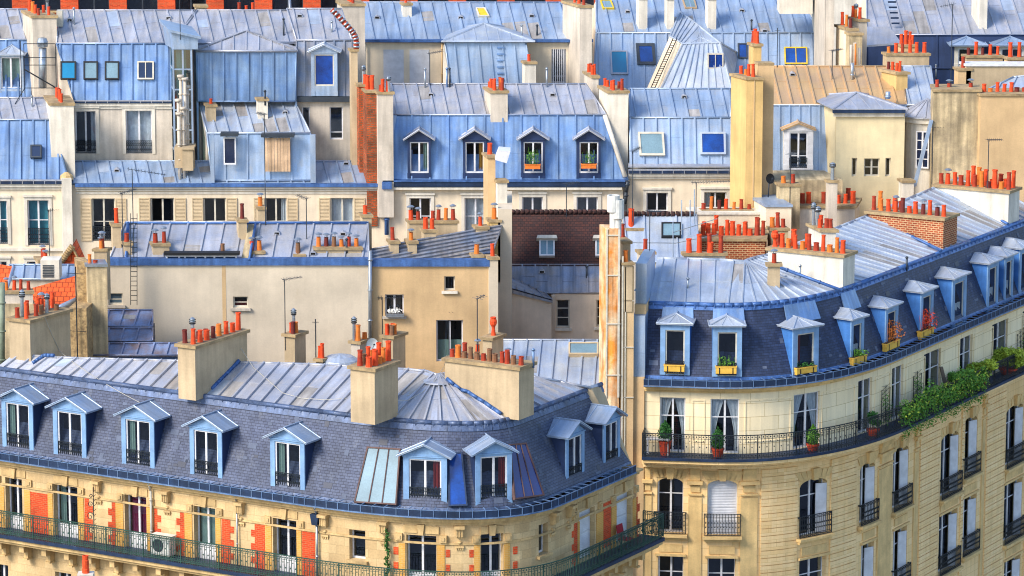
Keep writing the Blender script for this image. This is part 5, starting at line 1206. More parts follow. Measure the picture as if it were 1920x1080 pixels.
# house whose roof has golden sun reflection put into its colour
R6=sm('house with zinc roof painted the gold of reflected sun and white pedimented attic window','golden_roof_house',184,1540)
FP,MP,UPg=rowb(R6,184,(1434,1570,334),(1434,1700,197),(1428,1690,125),a1=78,a2=24,m1='zinc_sky',m2='zinc_sun_gold',s1=.5,s2=.58,lean1=(0,-50),lean2=(-18,-70),back=5,wallm='stucco_cream')
p=UPg; mb=MB(); roof_face(mb,p,[(1700,197),(1755,197),(1745,125),(1690,125)],(-18,-70),.58); mb.build('roof','zinc_pale',R6)
W=facade(R6,FP,1434,1570,338,'stucco_dirty'); W.finish()
Fd=wallY(183.7); a0,b1=Fd.at(1470,243); a1,b0=Fd.at(1524,318)
dormer(R6,Fd,a0,a1,b0,b1,1.0,kind='gable',fm='white',cheek='stucco_white',roof='zinc_sun_gold',wf='white',ww=.62,rise=.35,ov=.12,tr=(.35,),rail='iron',wb=.05,railh=.3)
part(R6,'attic_edge','lead_dark',lambda mb:pbox(mb,FP,1434,333,1570,339,0,.3)); vents(R6,UPg,[(1486,142)])
fchim(R6,1652,1701,132,185,186,'t1 t2 t1 t1',mat='stucco_yellow',side=28,bk=(-.55,1),down=2,ph=.75,axis='R') if 0 else chim(R6,1680,183,135,1653,1702,186,(-.55,1),(1,0.1),'stucco_yellow','t1 t1 t2 t1','L',ph=.75)
pipe(R6,[pY(1598,150,187),pY(1598,118,187)],.08,'metal_light',name='vent_pipe'); pipe(R6,[pY(1665,185,184.5),pY(1665,172,184.5)],.12,'zinc_sky',name='vent_pipe')
# cream tower block with hip roof
R7=sm('cream stair block with low hipped zinc roof and three small windows','cream_tower',182.5,1630)
F=wallY(182.5); W=facade(R7,F,1568,1697,205,'stucco_butter'); kk=dict(rec=.15,frame='offwhite',tr=(.5,))
W.win(1597,296,1607,331,kind='one',**dict(kk,tr=None)); W.win(1620,297,1649,331,**kk); W.win(1660,296,1670,331,kind='one',**dict(kk,tr=None)); W.finish()
part(R7,'side_wall','stucco_butter',lambda mb:mb.prism([V((F.P(1568,205).x+.02,183.06,0)),V((F.P(1697,205).x-.02,183.06,0)),V((F.P(1697,205).x-1,187,0)),V((F.P(1568,205).x-1,187,0))],(0,0,F.P(1568,207).z)))
z=F.P(1600,203).z; A=V((F.P(1562,203).x,182.2,z)); B=V((F.P(1702,203).x,182.2,z)); C_=B+V((-1,4.6,0)); D=A+V((-1,4.6,0)); ap=V(((A.x+C_.x)/2,184.5,z+.5))
part(R7,'hip_roof','zinc',lambda mb:[mb.prism([p_,q_,ap],(0,0,-.05)) for p_,q_ in((A,B),(D,A),(B,C_),(C_,D))]+[mb.tube(p_,ap,.06,5) for p_ in (A,B,C_,D)]+[mb.tube(A.lerp(B,i/6),A.lerp(B,i/6)+(ap-(A+B)/2)*(1-abs(i/3-1)),.03,4) for i in range(1,6)])
part(R7,'gutter','lead_dark',lambda mb:(mb.box(F,F.at(1564,0)[0],F.at(1701,0)[0],z-.2,z-.03,.0,.3))); part(R7,'cornice','stucco_white',lambda mb:(mb.box(F,F.at(1566,0)[0],F.at(1699,0)[0],z-.4,z-.203,.0,.15)))
# round turret
R7b=sm('white curved turret bay with fan shaped zinc roof and tall window','round_turret',182.5,1725)
c=pY(1738,240,184.2); zt=zat(225,c.x,182.5)
part(R7b,'wall','stucco_white',lambda mb:mb.lathe(V((c.x,c.y,0)),[(1.25,0),(1.25,zt-.3),(1.4,zt-.25),(1.4,zt)],24)); part(R7b,'fan_roof','zinc_sun_gold' if 0 else 'zinc',lambda mb:[mb.lathe(V((c.x,c.y,zt)),[(1.5,0),(1.5,.06),(.05,.8),(.001,.8)],24)]+[mb.tube(V((c.x+1.48*math.cos(t),c.y+1.48*math.sin(t),zt+.08)),V((c.x,c.y,zt+.84)),.035,4) for t in [math.pi+i*math.pi/9 for i in range(10)]])
L=Fr((c.x-.35,c.y-1.22,0),(.96,-.28,0),(0,0,1),(-.28,-.96,0)); window(R7b,L,-.3,.35,zat(318,c.x,182.5),zat(248,c.x,182.5),rec=-.1,tr=(.25,.5,.75),glass='dark_glass')
# high beige walls
R8=sm('high weathered beige party wall with peeling top','weathered_wall',181.5,1793,'wall')
blockb(R8,181.5,1750,1839,172,'stucco_dirty',dp=2,capm='cap_stone',bk=(.05,1)); fchim(R8,1755,1800,171,180,182,'t2 . c2 .',capo=0,down=.6); fchim(R8,1815,1835,172,180,182,'c5',capo=0,down=.6)
part(R8,'zinc_flashing','zinc_sky',lambda mb:mb.prism([wallY(181.4).P(1712,350),wallY(181.4).P(1718,350),wallY(181.4).P(1750,226),wallY(181.4).P(1744,226)],(0,.3,0)))
R9=sm('broad beige rendered party wall with stained top at the right edge','rendered_wall',181.2,1890,'wall')
blockb(R9,181.2,1839,1960,180,'stucco_tan',dp=2,capm='cap_stone'); fchim(R9,1842,1930,179,190,181.6,'t1 s3 t1 m1 t1 s1 m2',capo=0,down=.6)
R10=sm('low beige house end under the weathered walls behind the brick chimney','beige_house_end',180,1480)
blockb(R10,179,1432,1580,338,'stucco_dirty',dp=3,zb=0); blockb(R10,176,1436,1484,388,'stucco_cream',dp=3,name='white_wall',capm='zinc_sky')
fchim(R10,1462,1500,345,372,177.5,'s3 m2',mat='stucco_dirty',ph=1.0); fchim(R10,1553,1570,338,370,177,'p1',mat='stucco_grey',dp=.4)
fchim(R10,1446,1478,428,440,173,'m2 t2 m2',mat='stucco_dirty',down=2); fchim(R10,1692,1713,338,368,180.5,'',mat='stucco_white',down=4)
R11=sm('cream block with zinc coping carrying a row of dark red pots','pot_row_wall',177,1370,'wall')
blockb(R11,177,1304,1440,402,'stucco_cream',dp=1.5,capm='stucco_white'); fchim(R11,1316,1414,394,402,177.3,'s2 t5 m2 t1 m2 t2 s2',capo=0,down=.3,ph=.85,mat='stucco_white')
# ================================================================ upper rows
U1=sm('blue zinc house at the top left corner with one hipped dormer','corner_zinc_house',187,30)
FP,MP,UPa=rowb(U1,187,(-20,105,183),(-20,62,75),(-20,50,18),a1=72,m1='zinc_blue',m2='zinc',lean1=(0,-50),lean2=(-13,-52),back=6)
W=facade(U1,FP,-20,105,185,'stucco_grey'); W.finish()
Fd=wallY(187.1); a0,b1=Fd.at(-4,102); a1,b0=Fd.at(45,180); dormer(U1,Fd,a0,a1,b0,b1,1.5,kind='hip',fm='zinc_sky',cheek='zinc_blue',roof='zinc_pale',ww=.8,rise=.4,wb=.35,cur=('cur_green','full'),tr=None)
fchim(U1,42,106,29,180,186.5,'m2 . t1 t1 t1 t1',mat='stucco_grey',side=22,bk=(-.35,1),spec2='m1 p1 . m1 . .',down=4,ph=.8)
part(U1,'louvre_vent','offwhite',lambda mb:pbox(mb,wallY(187.3),106,20,117,50,-.5,0)); 
part(U1,'white_flue','metal_light',lambda mb:[mb.tube(pY(80,165,185.9),pY(80,90,185.9),.2,10),mb.lathe(pY(80,88,185.9),[(.25,0),(.28,.25),(.2,.45),(.001,.5)],10)])
def cage(mb):
    a,b=pY(47,180,185.6),pY(106,180,185.6); zt=zat(82,0,185.6)
    for p in(a,b,a+V((-.3,1,0)),b+V((-.3,1,0))): mb.tube(V((p.x,p.y,p.z-.5)),V((p.x,p.y,zt)),.025,4)
    for y in(82,108,122,165): z_=zat(y,0,185.6); mb.tube(V((a.x,a.y,z_)),V((b.x,b.y,z_)),.025,4)
    mb.tube(V((a.x,a.y,zat(130,0,185.6))),V((b.x,b.y,zat(165,0,185.6))),.04,4); mb.tube(V((a.x,a.y,zat(165,0,185.6))),pY(28,195,184.5),.02,4)
tag(part(None,'roof_walkway_frame','iron',cage),'black iron safety frame around the chimney at top left','railing')
U7=sm('house with two bricked up white panels and barred window behind the dormer house','panelled_house',196,880)
FP,_,UPb=rowb(U7,196,(668,1110,76),None,(652,1050,5),a2=27,m2='zinc_sky',s2=.68,lean2=(-17,-70),back=6,wallm='stucco_cream')
W=facade(U7,FP,680,1112,80,'stucco_cream'); W.win(1034,92,1061,156,kind='bars',tr=(.2,),frame='white',rec=.12); W.finish()
part(U7,'blind_panel','shutter_white',lambda mb:pbox(mb,FP,719,93,757,170,-.01,.03)); part(U7,'blind_panel','shutter_white',lambda mb:pbox(mb,FP,768,93,805,170,-.01,.03)); part(U7,'gutter','lead',lambda mb:pbox(mb,FP,672,73,1112,78,0,.3))
pipe(U7,[FP.P(684,80,.15),FP.P(684,170,.15)],.05,'offwhite'); pipe(U7,[FP.P(829,78,.15),FP.P(829,170,.15)],.05,'stucco_tan'); pipe(U7,[FP.P(1086,80,.15),FP.P(1086,158,.15)],.05,'stucco_tan')
vents(U7,UPb,[(707,35),(864,35),(997,32)]); skylight(U7,UPb,[(897,33),(918,33),(910,17),(892,17)],glass='yellow_paint',frame='offwhite',h=.12)
fchim(U7,632,684,7,50,193,'m2 m1 m1',mat='stucco_grey',side=10,ph=.7,down=4); fchim(U7,756,772,6,32,198,'m1',mat='stucco_white',ph=.7,down=2)
fchim(U7,1055,1110,10,70,194.5,'m2 m1 m1 .',mat='stucco_grey',side=32,bk=(-.4,1),down=12,ph=.8)
fchim(U7,984,1005,116,158,192.5,'m1',mat='stucco_white',ph=.85)
# zinc clad block with hipped top
U7b=sm('light blue zinc block with small ladder marks and peaked roof','peaked_zinc_block',194,920)
FP,MP,_=rowb(U7b,193.5,(845,1000,160),(834,985,76),None,a1=82,m1='zinc_sky',s1=.62,lean1=(-5,-50),back=2,wallm='stucco_white')
z=zat(76,0,194); A=V((pY(828,76,193.6).x,193.6,z)); B=V((pY(1003,76,193.6).x,193.6,z)); D=A+V((.4,5,0)); C_=B+V((-.6,5,0)); ap=pY(908,44,195.8)
part(U7b,'hip_roof','zinc_pale',lambda mb:[mb.prism([p_,q_,ap],(0,0,-.05)) for p_,q_ in((A,B),(D,A),(B,C_),(C_,D))]+[mb.tube(p_,ap,.06,5) for p_ in (A,B,C_,D)]+[mb.tube(A.lerp(B,i/8),A.lerp(B,i/8)+(ap-(A+B)/2)*(1-abs(i/4-1)),.03,4) for i in range(1,8)]+[mb.tube(A,B,.06,5)])
part(U7b,'step_iron','zinc_blue',lambda mb:[pbox(mb,MP,932,y,946,y+3,0,.08) for y in range(88,150,12)])
U8=sm('wide light blue mansard house with five small roof windows at top centre','wide_blue_house',198,1320)
FP,MP,UPc=rowb(U8,198,(1112,1540,168),(1118,1536,62),(1118,1500,-3),a1=68,m1='zinc_sky',m2='zinc_sky',s1=.6,s2=.66,lean1=(-1,-50),lean2=(-16,-62),back=6)
W=facade(U8,FP,1112,1542,170,'stucco_cream'); W.finish()
skylight(U8,MP,sk4(1146,96,1178,140,-2),glass='turq_glass',frame='zinc',h=.2); skylight(U8,MP,sk4(1195,82,1230,122,-3),glass='blue_glass',frame='metal_dark',h=.15,fw=.16); skylight(U8,MP,sk4(1325,99,1356,129,-1),glass='dark_glass',frame='offwhite',bars=1,h=.2); skylight(U8,MP,sk4(1384,82,1402,110,-1),glass='blue_glass',frame='metal_dark',h=.15); skylight(U8,MP,sk4(1471,89,1514,121,-1),glass='blue_glass',frame='yellow_paint',h=.15,bars=1)
skylight(U8,UPc,[(1130,18),(1152,18),(1146,2),(1125,2)],glass='pale_glass',frame='yellow_paint',h=.1); skylight(U8,UPc,[(1284,17),(1307,17),(1302,-2),(1278,-2)],glass='pale_glass',frame='zinc_sun_gold',h=.1)
vents(U8,UPc,[(1177,24),(1391,22),(1434,60)])
for x0,x1,y0,y1 in((1198,1214,-6,10),(1251,1264,-5,25),(1328,1343,-5,24)): fchim(U8,x0,x1,y0,y1,199.5,'',mat='stucco_white',down=2)
# hipped turret roof and ladder
U8b=sm('projecting zinc hip roof with tapering seams and a long black ladder','hip_turret',196.5,1310)
a=[pY(1240,165,195.5),pY(1372,165,195.2),pY(1350,80,196.6),pY(1280,82,196.6),pY(1256,68,197.5),pY(1310,48,198.6),pY(1275,22,201),pY(1212,168,196.8),pY(1384,100,199)]
def tur(mb):
    mb.prism([a[0],a[1],a[2],a[3]],(0,.08,0)); mb.prism([a[3],a[2],a[5]],(0,0,-.05)); mb.prism([a[3],a[5],a[6],a[4]],(0,0,-.05)); mb.prism([a[2],a[8],a[6],a[5]],(0,0,-.05)); mb.prism([a[1],a[8],a[2]],(0,.05,0))
    for p_,q_ in((a[0],a[3]),(a[1],a[2]),(a[3],a[2]),(a[3],a[5]),(a[2],a[5]),(a[5],a[6]),(a[3],a[4]),(a[4],a[6]),(a[2],a[8])): mb.tube(p_,q_,.06,5)
    for i in range(1,9): mb.tube(a[0].lerp(a[1],i/9)+V((0,-.03,0)),a[3].lerp(a[2],i/9)+V((0,-.03,0)),.03,4)
    for i in range(1,6): mb.tube(a[3].lerp(a[2],i/6),a[5].lerp((a[3]+a[2])/2,abs(i/3-1)),.03,4)
    for i in range(1,5): mb.tube(a[3].lerp(a[4],i/5)+V((0,0,.02)),a[5].lerp(a[6],i/5)+V((0,0,.02)),.035,4)
part(U8b,'hip_roof','zinc_pale',tur); part(U8b,'side_wall','stucco_cream',lambda mb:mb.prism([a[7],a[0],a[3],a[4]],(.02,.1,0)))
def lad(mb):
    A1,A2,B1,B2=pY(1219,168,195.4),pY(1223,168,195.2),pY(1262,72,196.8),pY(1266,72,196.6)
    mb.tube(A1,B1,.035,4); mb.tube(A2+V((.1,0,0)),B2+V((.1,0,0)),.035,4)
    for i in range(1,22): mb.tube(A1.lerp(B1,i/22),A2.lerp(B2,i/22)+V((.1,0,0)),.025,4)
tag(part(None,'roof_ladder','black',lad),'long black ladder lying up the flank of the hipped zinc turret','ladder')
skylight(U8b,wallY(196.1),sk4(1326,99,1356,128),glass='blue_glass',frame='offwhite',bars=1,h=.25) 
U10=sm('tall white gable wall with grey flank at the upper right','white_gable',193,1545)
blockb(U10,193,1547,1565,-20,'stucco_grey',dp=4,bk=(-.05,1)); part(U10,'white_flank','stucco_white',lambda mb:mb.prism([pY(1519,-20,200.0),pY(1547,-20,192.98),pY(1547,260,192.98),pY(1536,260,200.0)],(0,.1,0)))
part(U10,'rendered_top','stucco_white',lambda mb:pbox(mb,wallY(197),1462,-20,1524,26,-2,0))
U11=sm('cluster of weathered chimney stacks and vents left of the dark blue roof','chimney_cluster',192,1595,'chimney')
chim(U11,1590,130,53,1568,1606,192,(-.3,1),(1,0),'stucco_cream','t3 t3 t1','L',down=8,ph=.9); chim(U11,1610,120,36,1591,1626,194,(-.4,1),(1,0),'stucco_grey','t1 t2 t1','L',down=8,ph=.8,spec2='. . p1'); fchim(U11,1592,1616,62,125,191,'',mat='stucco_dirty',down=8)
part(U11,'vent_pipes','stucco_grey',lambda mb:[mb.tube(pY(x,125,190.4),pY(x,y,190.4),.08,8) for x,y in((1596,84),(1603,80),(1611,90))]); part(U11,'rust_strip','terra3',lambda mb:mb.tube(pY(1604,122,190.2),pY(1604,82,190.2),.05,6))
U12=sm('dark blue mansard house with large slate blue zinc roof at top right','dark_mansard_house',203,1760)
FP,MP,UPd=rowb(U12,203,(1625,1960,128),(1625,1960,66),(1625,1900,-25),a1=76,m1='slate_dark_shade',m2='zinc',s1=5,s2=.72,lean1=(0,-50),lean2=(-22,-70),back=5)
W=facade(U12,FP,1625,1960,130,'slate_dark_shade'); W.finish()
for x0,x1 in((1790,1840),(1870,1925)):
    Fd=wallY(202.3); a0,b1=Fd.at(x0,84); a1,b0=Fd.at(x1,128); dormer(U12,Fd,a0,a1,b0,b1,1.5,kind='hip',fm='offwhite',cheek='slate_dark_shade',roof='zinc_sky',ww=.72,rise=.35,ov=.3,wb=.1,wtop=.2,tr=None)
fchim(U12,1822,1852,-10,42,204,'',mat='stucco_white',side=14,down=4); part(U12,'step_iron','lead_dark',lambda mb:[pbox(mb,wallY(204),1665+i*1.6,2+i*10,1680+i*1.6,5+i*10,0,.1) for i in range(5)])
part(U12,'left_slope','zinc',lambda mb:mb.prism([pY(1622,85,200),pY(1690,80,200),pY(1668,50,202),pY(1625,50,202)],(0,0,-.1)))
U12b=sm('cream stack group with many orange pots in front of the dark blue mansard','stack_group',190,1700,'chimney')
fchim(U12b,1662,1742,100,124,190,'s1 t1 m2 t1 t1 t1',mat='stucco_beige',down=6,ph=.9); fchim(U12b,1690,1718,84,100,192,'t1 t1 t1 t1',mat='stucco_tan',down=3,ph=.9); fchim(U12b,1812,1880,104,124,191,'m1 t1 m1 t1 m1',mat='stucco_beige',down=6,ph=.85); fchim(U12b,1796,1820,128,165,188,'m2',mat='stucco_tan',down=6); fchim(U12b,1890,1940,108,130,190,'t1 t1 m1',mat='stucco_tan',down=6)
U13=sm('long beige parapet wall with white coping beside the sun-gold roof','parapet_wall',187.5,1870,'wall')
blockb(U13,188,1812,1960,124,'stucco_beige',dp=1,capm='white'); mb=MB(); roof_face(mb,slope(pY(1835,172,184),20),[(1835,176),(1960,176),(1960,140),(1900,145)],(5,-10),.6,joint=False); mb.build('roof','zinc_pale',U13)
# brick facade at the very top
TB=sm('orange brick facade with tall dark windows closing the view at the top','orange_brick_facade',236,600)
F=wallY(236); W=Wall(F,F.at(-40,0)[0],F.at(1120,0)[0],0,F.at(0,-60)[1],TB,'brick_orange')
x=-36
while x<1100:
    if not(1080<x<1200): W.win(x,-50,x+58,21,rec=.3,frame='metal_dark',tr=None)
    x+=91
W.finish(); part(TB,'string_course','stone_trim',lambda mb:pbox(mb,F,-40,20,1120,23,0,.15))
B0=sm('pale wall closing the view behind the top right roofs','far_wall',240,1500,'wall'); blockb(B0,240,1120,2000,-40,'stucco_white',dp=5)
# ================================================================ loose things: aerials, dishes, plants, boxes, cables
bpy.context.view_layer.update(); DG=bpy.context.evaluated_depsgraph_get()
def hit(px,py):
    ok,loc,n,_,ob,_=scene.ray_cast(DG,CAM,ray(px,py).normalized()); return loc,n
def antenna(lab,x,yt,yb,kind='yagi',boom=(20,3),n=7,r=.022,mat='metal_dark',Y=None,y2=None):
    B=pY(x,yb,Y) if Y else hit(x,yb)[0]; t=thing('tv_antenna',lab,'antenna',B,'antennas on the roofs'); z=zat(yt,B.x,B.y)
    T=V((B.x,B.y,z)); part(t,'mast',mat,lambda mb:mb.tube(B-V((0,0,.4)),T,r,5))
    def bm(mb):
        for k,(yy,sg) in enumerate([(0,1)]+([(y2,-1)] if y2 else [])):
            C=T-V((0,0,yy/38.)); D=V((boom[0]/40.*sg,.35,boom[1]/40.)); S=C-D*.15; E=C+D; mb.tube(S,E,.014,4); s=V((-D.y,D.x,0)).normalized()
            for i in range(n):
                p=S.lerp(E,(i+.5)/n); l=.28*(1-.4*i/n); mb.tube(p-s*l+V((0,0,0)),p+s*l,.009,3); mb.tube(p-V((0,0,l*.35)),p+V((0,0,l*.35)),.008,3)
    if kind!='rod': part(t,'aerial_elements',mat,bm)
    else: part(t,'crossbar',mat,lambda mb:mb.tube(T-V((.15,0,.15)),T+V((.15,0,-.15)),.012,4))
    return t
for a in (('tall aerial with long element boom on double mast above the blank wall',251,318,484,'yagi',(60,-12),12),
 ('thin second mast with dense elements left of the tall aerial',231,362,482,'yagi',(24,5),9),
 ('thin pole aerial rising in front of the plank shutter attic',498,215,418,'yagi',(-14,2),6),
 ('aerial with short boom standing against the blank beige wall',535,524,640,'yagi',(30,2),7),
 ('busy aerial with long comb boom in front of the small window with flowers',717,558,636,'yagi',(58,0),14),
 ('aerial in front of the tall courtyard window',842,584,652,'yagi',(36,-4),7),
 ('plain mast with short crossbars at the right of the tan wall',895,560,652,'yagi',(12,3),3),
 ('little aerial by the left cream facade above the white capped pots',93,394,470,'yagi',(22,1),6),
 ('rod aerial against the left end of the two skylight house',1186,284,400,'yagi',(14,6),8),
 ('tall mast aerial in front of the dark blue mansard',1783,8,150,'yagi',(-22,-6),7),
 ('mast aerial against the weathered beige wall',1747,238,345,'yagi',(42,-2),9),
 ('slender rod with curled tip on the right end of the wide blue house',1457,52,124,'rod',),
 ('grey mast with toothed boom beside the yellow party chimney',1305,342,398,'yagi',(66,0),14),
 ('plain thin rod beside the small stack on the blank wall',592,598,655,'rod',),
 ('comb aerial on the roof left of the peaked zinc block',806,100,160,'yagi',(26,3),7),
 ('small forked aerial over the long grey courtyard roof',575,372,448,'yagi',(-18,4),6),
 ('tall thin aerial behind the brown tile ridge',1062,345,400,'yagi',(24,2),8),
 ('aerial on the pale annex roof beside the guard rail',1218,396,470,'yagi',(20,-3),7),
 ('aerial standing on the sun-gold roof',1560,95,150,'yagi',(22,2),7),
 ('leaning aerial on the blue roof above the three small skylights',338,-4,60,'yagi',(-26,3),7),
 ('aerial rising behind the row of pots at the far right',1852,262,345,'yagi',(28,-2),8),
 ('striped thin aerial mast near the left pots of the curved house',1481,290,378,'yagi',(8,2),5)):
    k=dict(zip(('kind','boom','n'),a[4:])); antenna(a[0],a[1],a[2],a[3],**k)
def dish(lab,x,y,r,mat,Y=None,face=(-.4,-1,.3)):
    C=pY(x,y,Y) if Y else hit(x,y+r*.8)[0]; d=V(face).normalized(); t=thing('satellite_dish',lab,'satellite dish',C-V((0,0,.6)),'satellite dishes'); R_=r/44.
    a=d.orthogonal().normalized(); b=d.cross(a); mb=MB(); i0=0; rings=4; n=18
    for j in range(rings+1):
        rr=R_*j/rings; 
        for k in range(n): w=2*math.pi*k/n; mb.v.append(C+a*rr*math.cos(w)+b*rr*math.sin(w)+d*(.22*R_*(j/rings)**2))
    for j in range(rings):
        for k in range(n): q=(k+1)%n; mb.f.append([j*n+k,j*n+q,(j+1)*n+q,(j+1)*n+k]); mb.mi.append(0); mb.sm.append(True)
    mb.build('dish',mat,t); part(t,'mount','metal_dark',lambda mb:[mb.tube(C-d*.02,C-V((0,0,.9))-d*.1,.03,6),mb.tube(C-V((0,0,R_)),C+d*R_*.9,.012,4),mb.tube(C+d*R_*.85,C+d*R_,.04,6)])
dish('small white dish on the roof beside the top left beige chimney',428,36,9,'plastic_white',189); dish('white dish behind the pots of the third foreground chimney',697,646,12,'plastic_white',153.5,(.5,-1,.2)); dish('black dish at the foot of the yellow party chimney',1443,335,11,'black',176.5,(.6,-1,.2))
for root_,x,y,hh in ((S2,139,46,.8),(S2,497,190,.5),(U7,978,66,.5),(U7,1007,66,.5),(R3,797,164,.9),(R3,838,163,.9),(R3,843,163,.9),(R3,1025,163,.9),(U8,1409,56,.5),(S6,532,66,.8),(S6,622,60,.5),(M5,1100,520,.5),(M3,650,470,.5),(R1,60,200,.5),(R6,1755,140,.5),(H2,1500,520,.5),(H2,1700,500,.4),(H2,1290,540,.4),(M6,1000,680,.5)):
    P=hit(x,y)[0]; mb=MB(); mb.tube(P-V((0,0,.2)),P+V((0,0,hh)),.05,6); mb.tube(P+V((0,0,hh)),P+V((0,0,hh+.08)),.09,8,r2=.03); mb.build('vent_pipe',random.choice(('metal_dark','zinc_blue','metal_light')),root_)
# ---- plants
def fbox(lab,w,x0,x1,y0,y1,h,leaf=None,boxm='box_yellow',lh=.3,n=160,group='flower boxes at the attic windows'):
    a0,b1=w.at(x0,(y0+y1)/2,h)[0],w.at((x0+x1)/2,y0,h)[1]; a1=w.at(x1,(y0+y1)/2,h)[0]; b0=w.at((x0+x1)/2,y1,h)[1]
    L=w.loc((a0+a1)/2) if isinstance(w,PW) else w.loc((a0+a1)/2); hw=(a1-a0)/2; t=thing('flower_box',lab,'flower box',L.pt(0,b0,h),group)
    def bx(mb):
        mb.box(L,-hw,hw,b0,b1-.03,h-.22,h)
        mb.box(L,-hw-.02,hw+.02,b1-.03,b1+.02,h-.24,h+.02)
    part(t,'box',boxm,bx)
    if boxm=='box_yellow': part(t,'box_banding','black',lambda mb:[mb.box(L,x-.02,x+.02,b0,b1-.03,h,h+.015) for x in(-hw*.65,hw*.65)]+[mb.box(L,-hw,hw,b0,b0+.03,h,h+.014)])
    part(t,'soil','soil',lambda mb:mb.box(L,-hw+.02,hw-.02,b1-.02,b1+.03,h-.2,h-.02))
    if leaf: 
        mb=MB(); c=L.pt(0,b1+lh*.45,h-.1); leaves(mb,c,hw*.9,.16,lh*.55,n,.05)
        for i in range(12): x=random.uniform(-hw*.8,hw*.8); mb.tube(L.pt(x,b1,h-.1),L.pt(x+random.uniform(-.1,.1),b1+lh*random.uniform(.6,1.2),h-.1+random.uniform(-.1,.1)),.008,3)
        mb.build('plant',leaf,t)
fbox('yellow flower box on the leftmost curved house dormer, nearly bare',w2,1245,1283,685,698,.05)
fbox('yellow flower box with green sprigs on the second dormer of the curved house',w2,1342,1381,688,702,.05,'leaf',lh=.45,n=60)
fbox('yellow flower box with low dark plants under the brown lit dormer window',w2,1494,1531,689,701,.05,'leaf_dark',lh=.2,n=60)
fbox('yellow flower box with green grass on the fourth dormer of the curved house',w2,1600,1625,669,683,.05,'leaf',lh=.35)
fbox('flower box overgrown with trailing orange brown plant on the fifth dormer',w2,1663,1687,641,655,.05,'leaf_orange',lh=1.0,n=420)
fbox('yellow flower box with big red bush on the sixth dormer',w2,1728,1751,618,632,.05,'leaf_red',lh=.95,n=420)
fbox('clay window box with tall green leaves on the third blue dormer window',wallY(181.9),984,1013,309,317,.3,'leaf',boxm='terra3',lh=.75,n=140,group=None); fbox('clay window box with slim sprouting plant on the rightmost blue dormer window',wallY(181.9),1090,1118,308,316,.3,'leaf',boxm='terra3',lh=.6,n=70,group=None)
fbox('small planter with white flowers under the upper tan house window',wallY(166.1),724,757,589,595,.25,'cur_white',boxm='metal_light',lh=.25,n=90,group=None)
def potplant(lab,w,x,ytop,ypot,yb,h,leaf,shape='cone',r=.34,n=1100,nm='potted_plant',potr=.26,s=.05):
    a,_=w.at(x,(yb+ytop)/2,h); b0=w.at(x,yb,h)[1]; bp=w.at(x,ypot,h)[1]; bt=w.at(x,ytop,h)[1]; C=w.pt(a,b0,h); t=thing(nm,lab,'potted plant',C)
    if isinstance(w,PW): 
        dz=ZB2+.01-C.z; C.z+=dz; bt+=dz*.5
        bp=max(bp,C.z+.3); b0=C.z; bt=max(bt,bp+.5)
    hp=max(bp-b0,.2); part(t,'pot','terra2',lambda mb:mb.lathe(C,[(potr*.75,0),(potr,hp-.08),(potr*1.12,hp-.07),(potr*1.12,hp),(potr*.9,hp),(.001,hp-.03)],14))
    mb=MB(); H=bt-bp; mb.tube(C+V((0,0,hp-.05)),C+V((0,0,hp+H*.6)),.02,5); mb.build('stem','wood_dark',t); mb=MB()
    if shape=='cone':
        for i in range(9): q=i/8; rr=r*math.sin(math.pi*min(1,.22+q*.78))**.8; leaves(mb,C+V((0,0,hp+H*(.06+.88*q))),rr,rr,H*.09,int(n/9),s)
    else:
        for i in range(9): leaves(mb,C+V((random.uniform(-r,r)*.7,random.uniform(-r,r)*.4,hp+H*random.uniform(.15,.9))),r*.5,r*.45,H*.22,int(n/9),s)
    mb.build('foliage',leaf,t)
potplant('clipped green cone in pot before the left curtained balcony window',w2,1247,786,826,846,.5,'leaf_dark')
potplant('clipped green cone in clay pot before the second balcony window',w2,1346,803,840,859,.6,'leaf_dark')
potplant('clipped green shrub in clay pot before the third balcony window',w2,1524,804,840,859,.6,'leaf')
potplant('rounded dark shrub in clay pot where the balcony starts to bend',w2,1637,780,812,832,.6,'leaf_dark',shape='bush',r=.35)
potplant('loose yellow green bush in large clay pot at right end of balcony',w2,1890,655,712,736,.6,'leaf_yellow',shape='bush',r=.75,n=2600,potr=.4,s=.08)
potplant('pale yellow bush rising above the ivy on the balcony',w2,1838,684,735,752,.55,'leaf_yellow',shape='bush',r=.7,n=2400,s=.08)
potplant('feathery green bush behind the balcony ivy left of the yellow bush',w2,1800,712,752,766,.5,'leaf',shape='bush',r=.6,n=1800,s=.07)
# ivy along the railing
s0=w2.at(1690,800,.98)[0]; s1=w2.at(1845,740,.98)[0]; iv=MB(); k=s0
while k<s1:
    hh=.75+.35*math.sin(k*1.7)+.2*math.sin(k*4.1); leaves(iv,w2.pt(k,ZB2+.45+hh*.35,1.02),.28,.32,.35+hh*.4,80,.07); leaves(iv,w2.pt(k,ZB2-.05-.25*abs(math.sin(k*2.3)),1.08),.15,.12,.3,22,.05); k+=.2
o=tag(iv.build('ivy','leaf','' and None or None),'dense green ivy spilling over the balcony railing','ivy')
iv2=MB(); k=s0+.1
while k<s1: leaves(iv2,w2.pt(k,ZB2+.7,1.05),.3,.34,.65,12,.07); k+=.2
iv2.build('new_leaves','leaf_yellow',o)
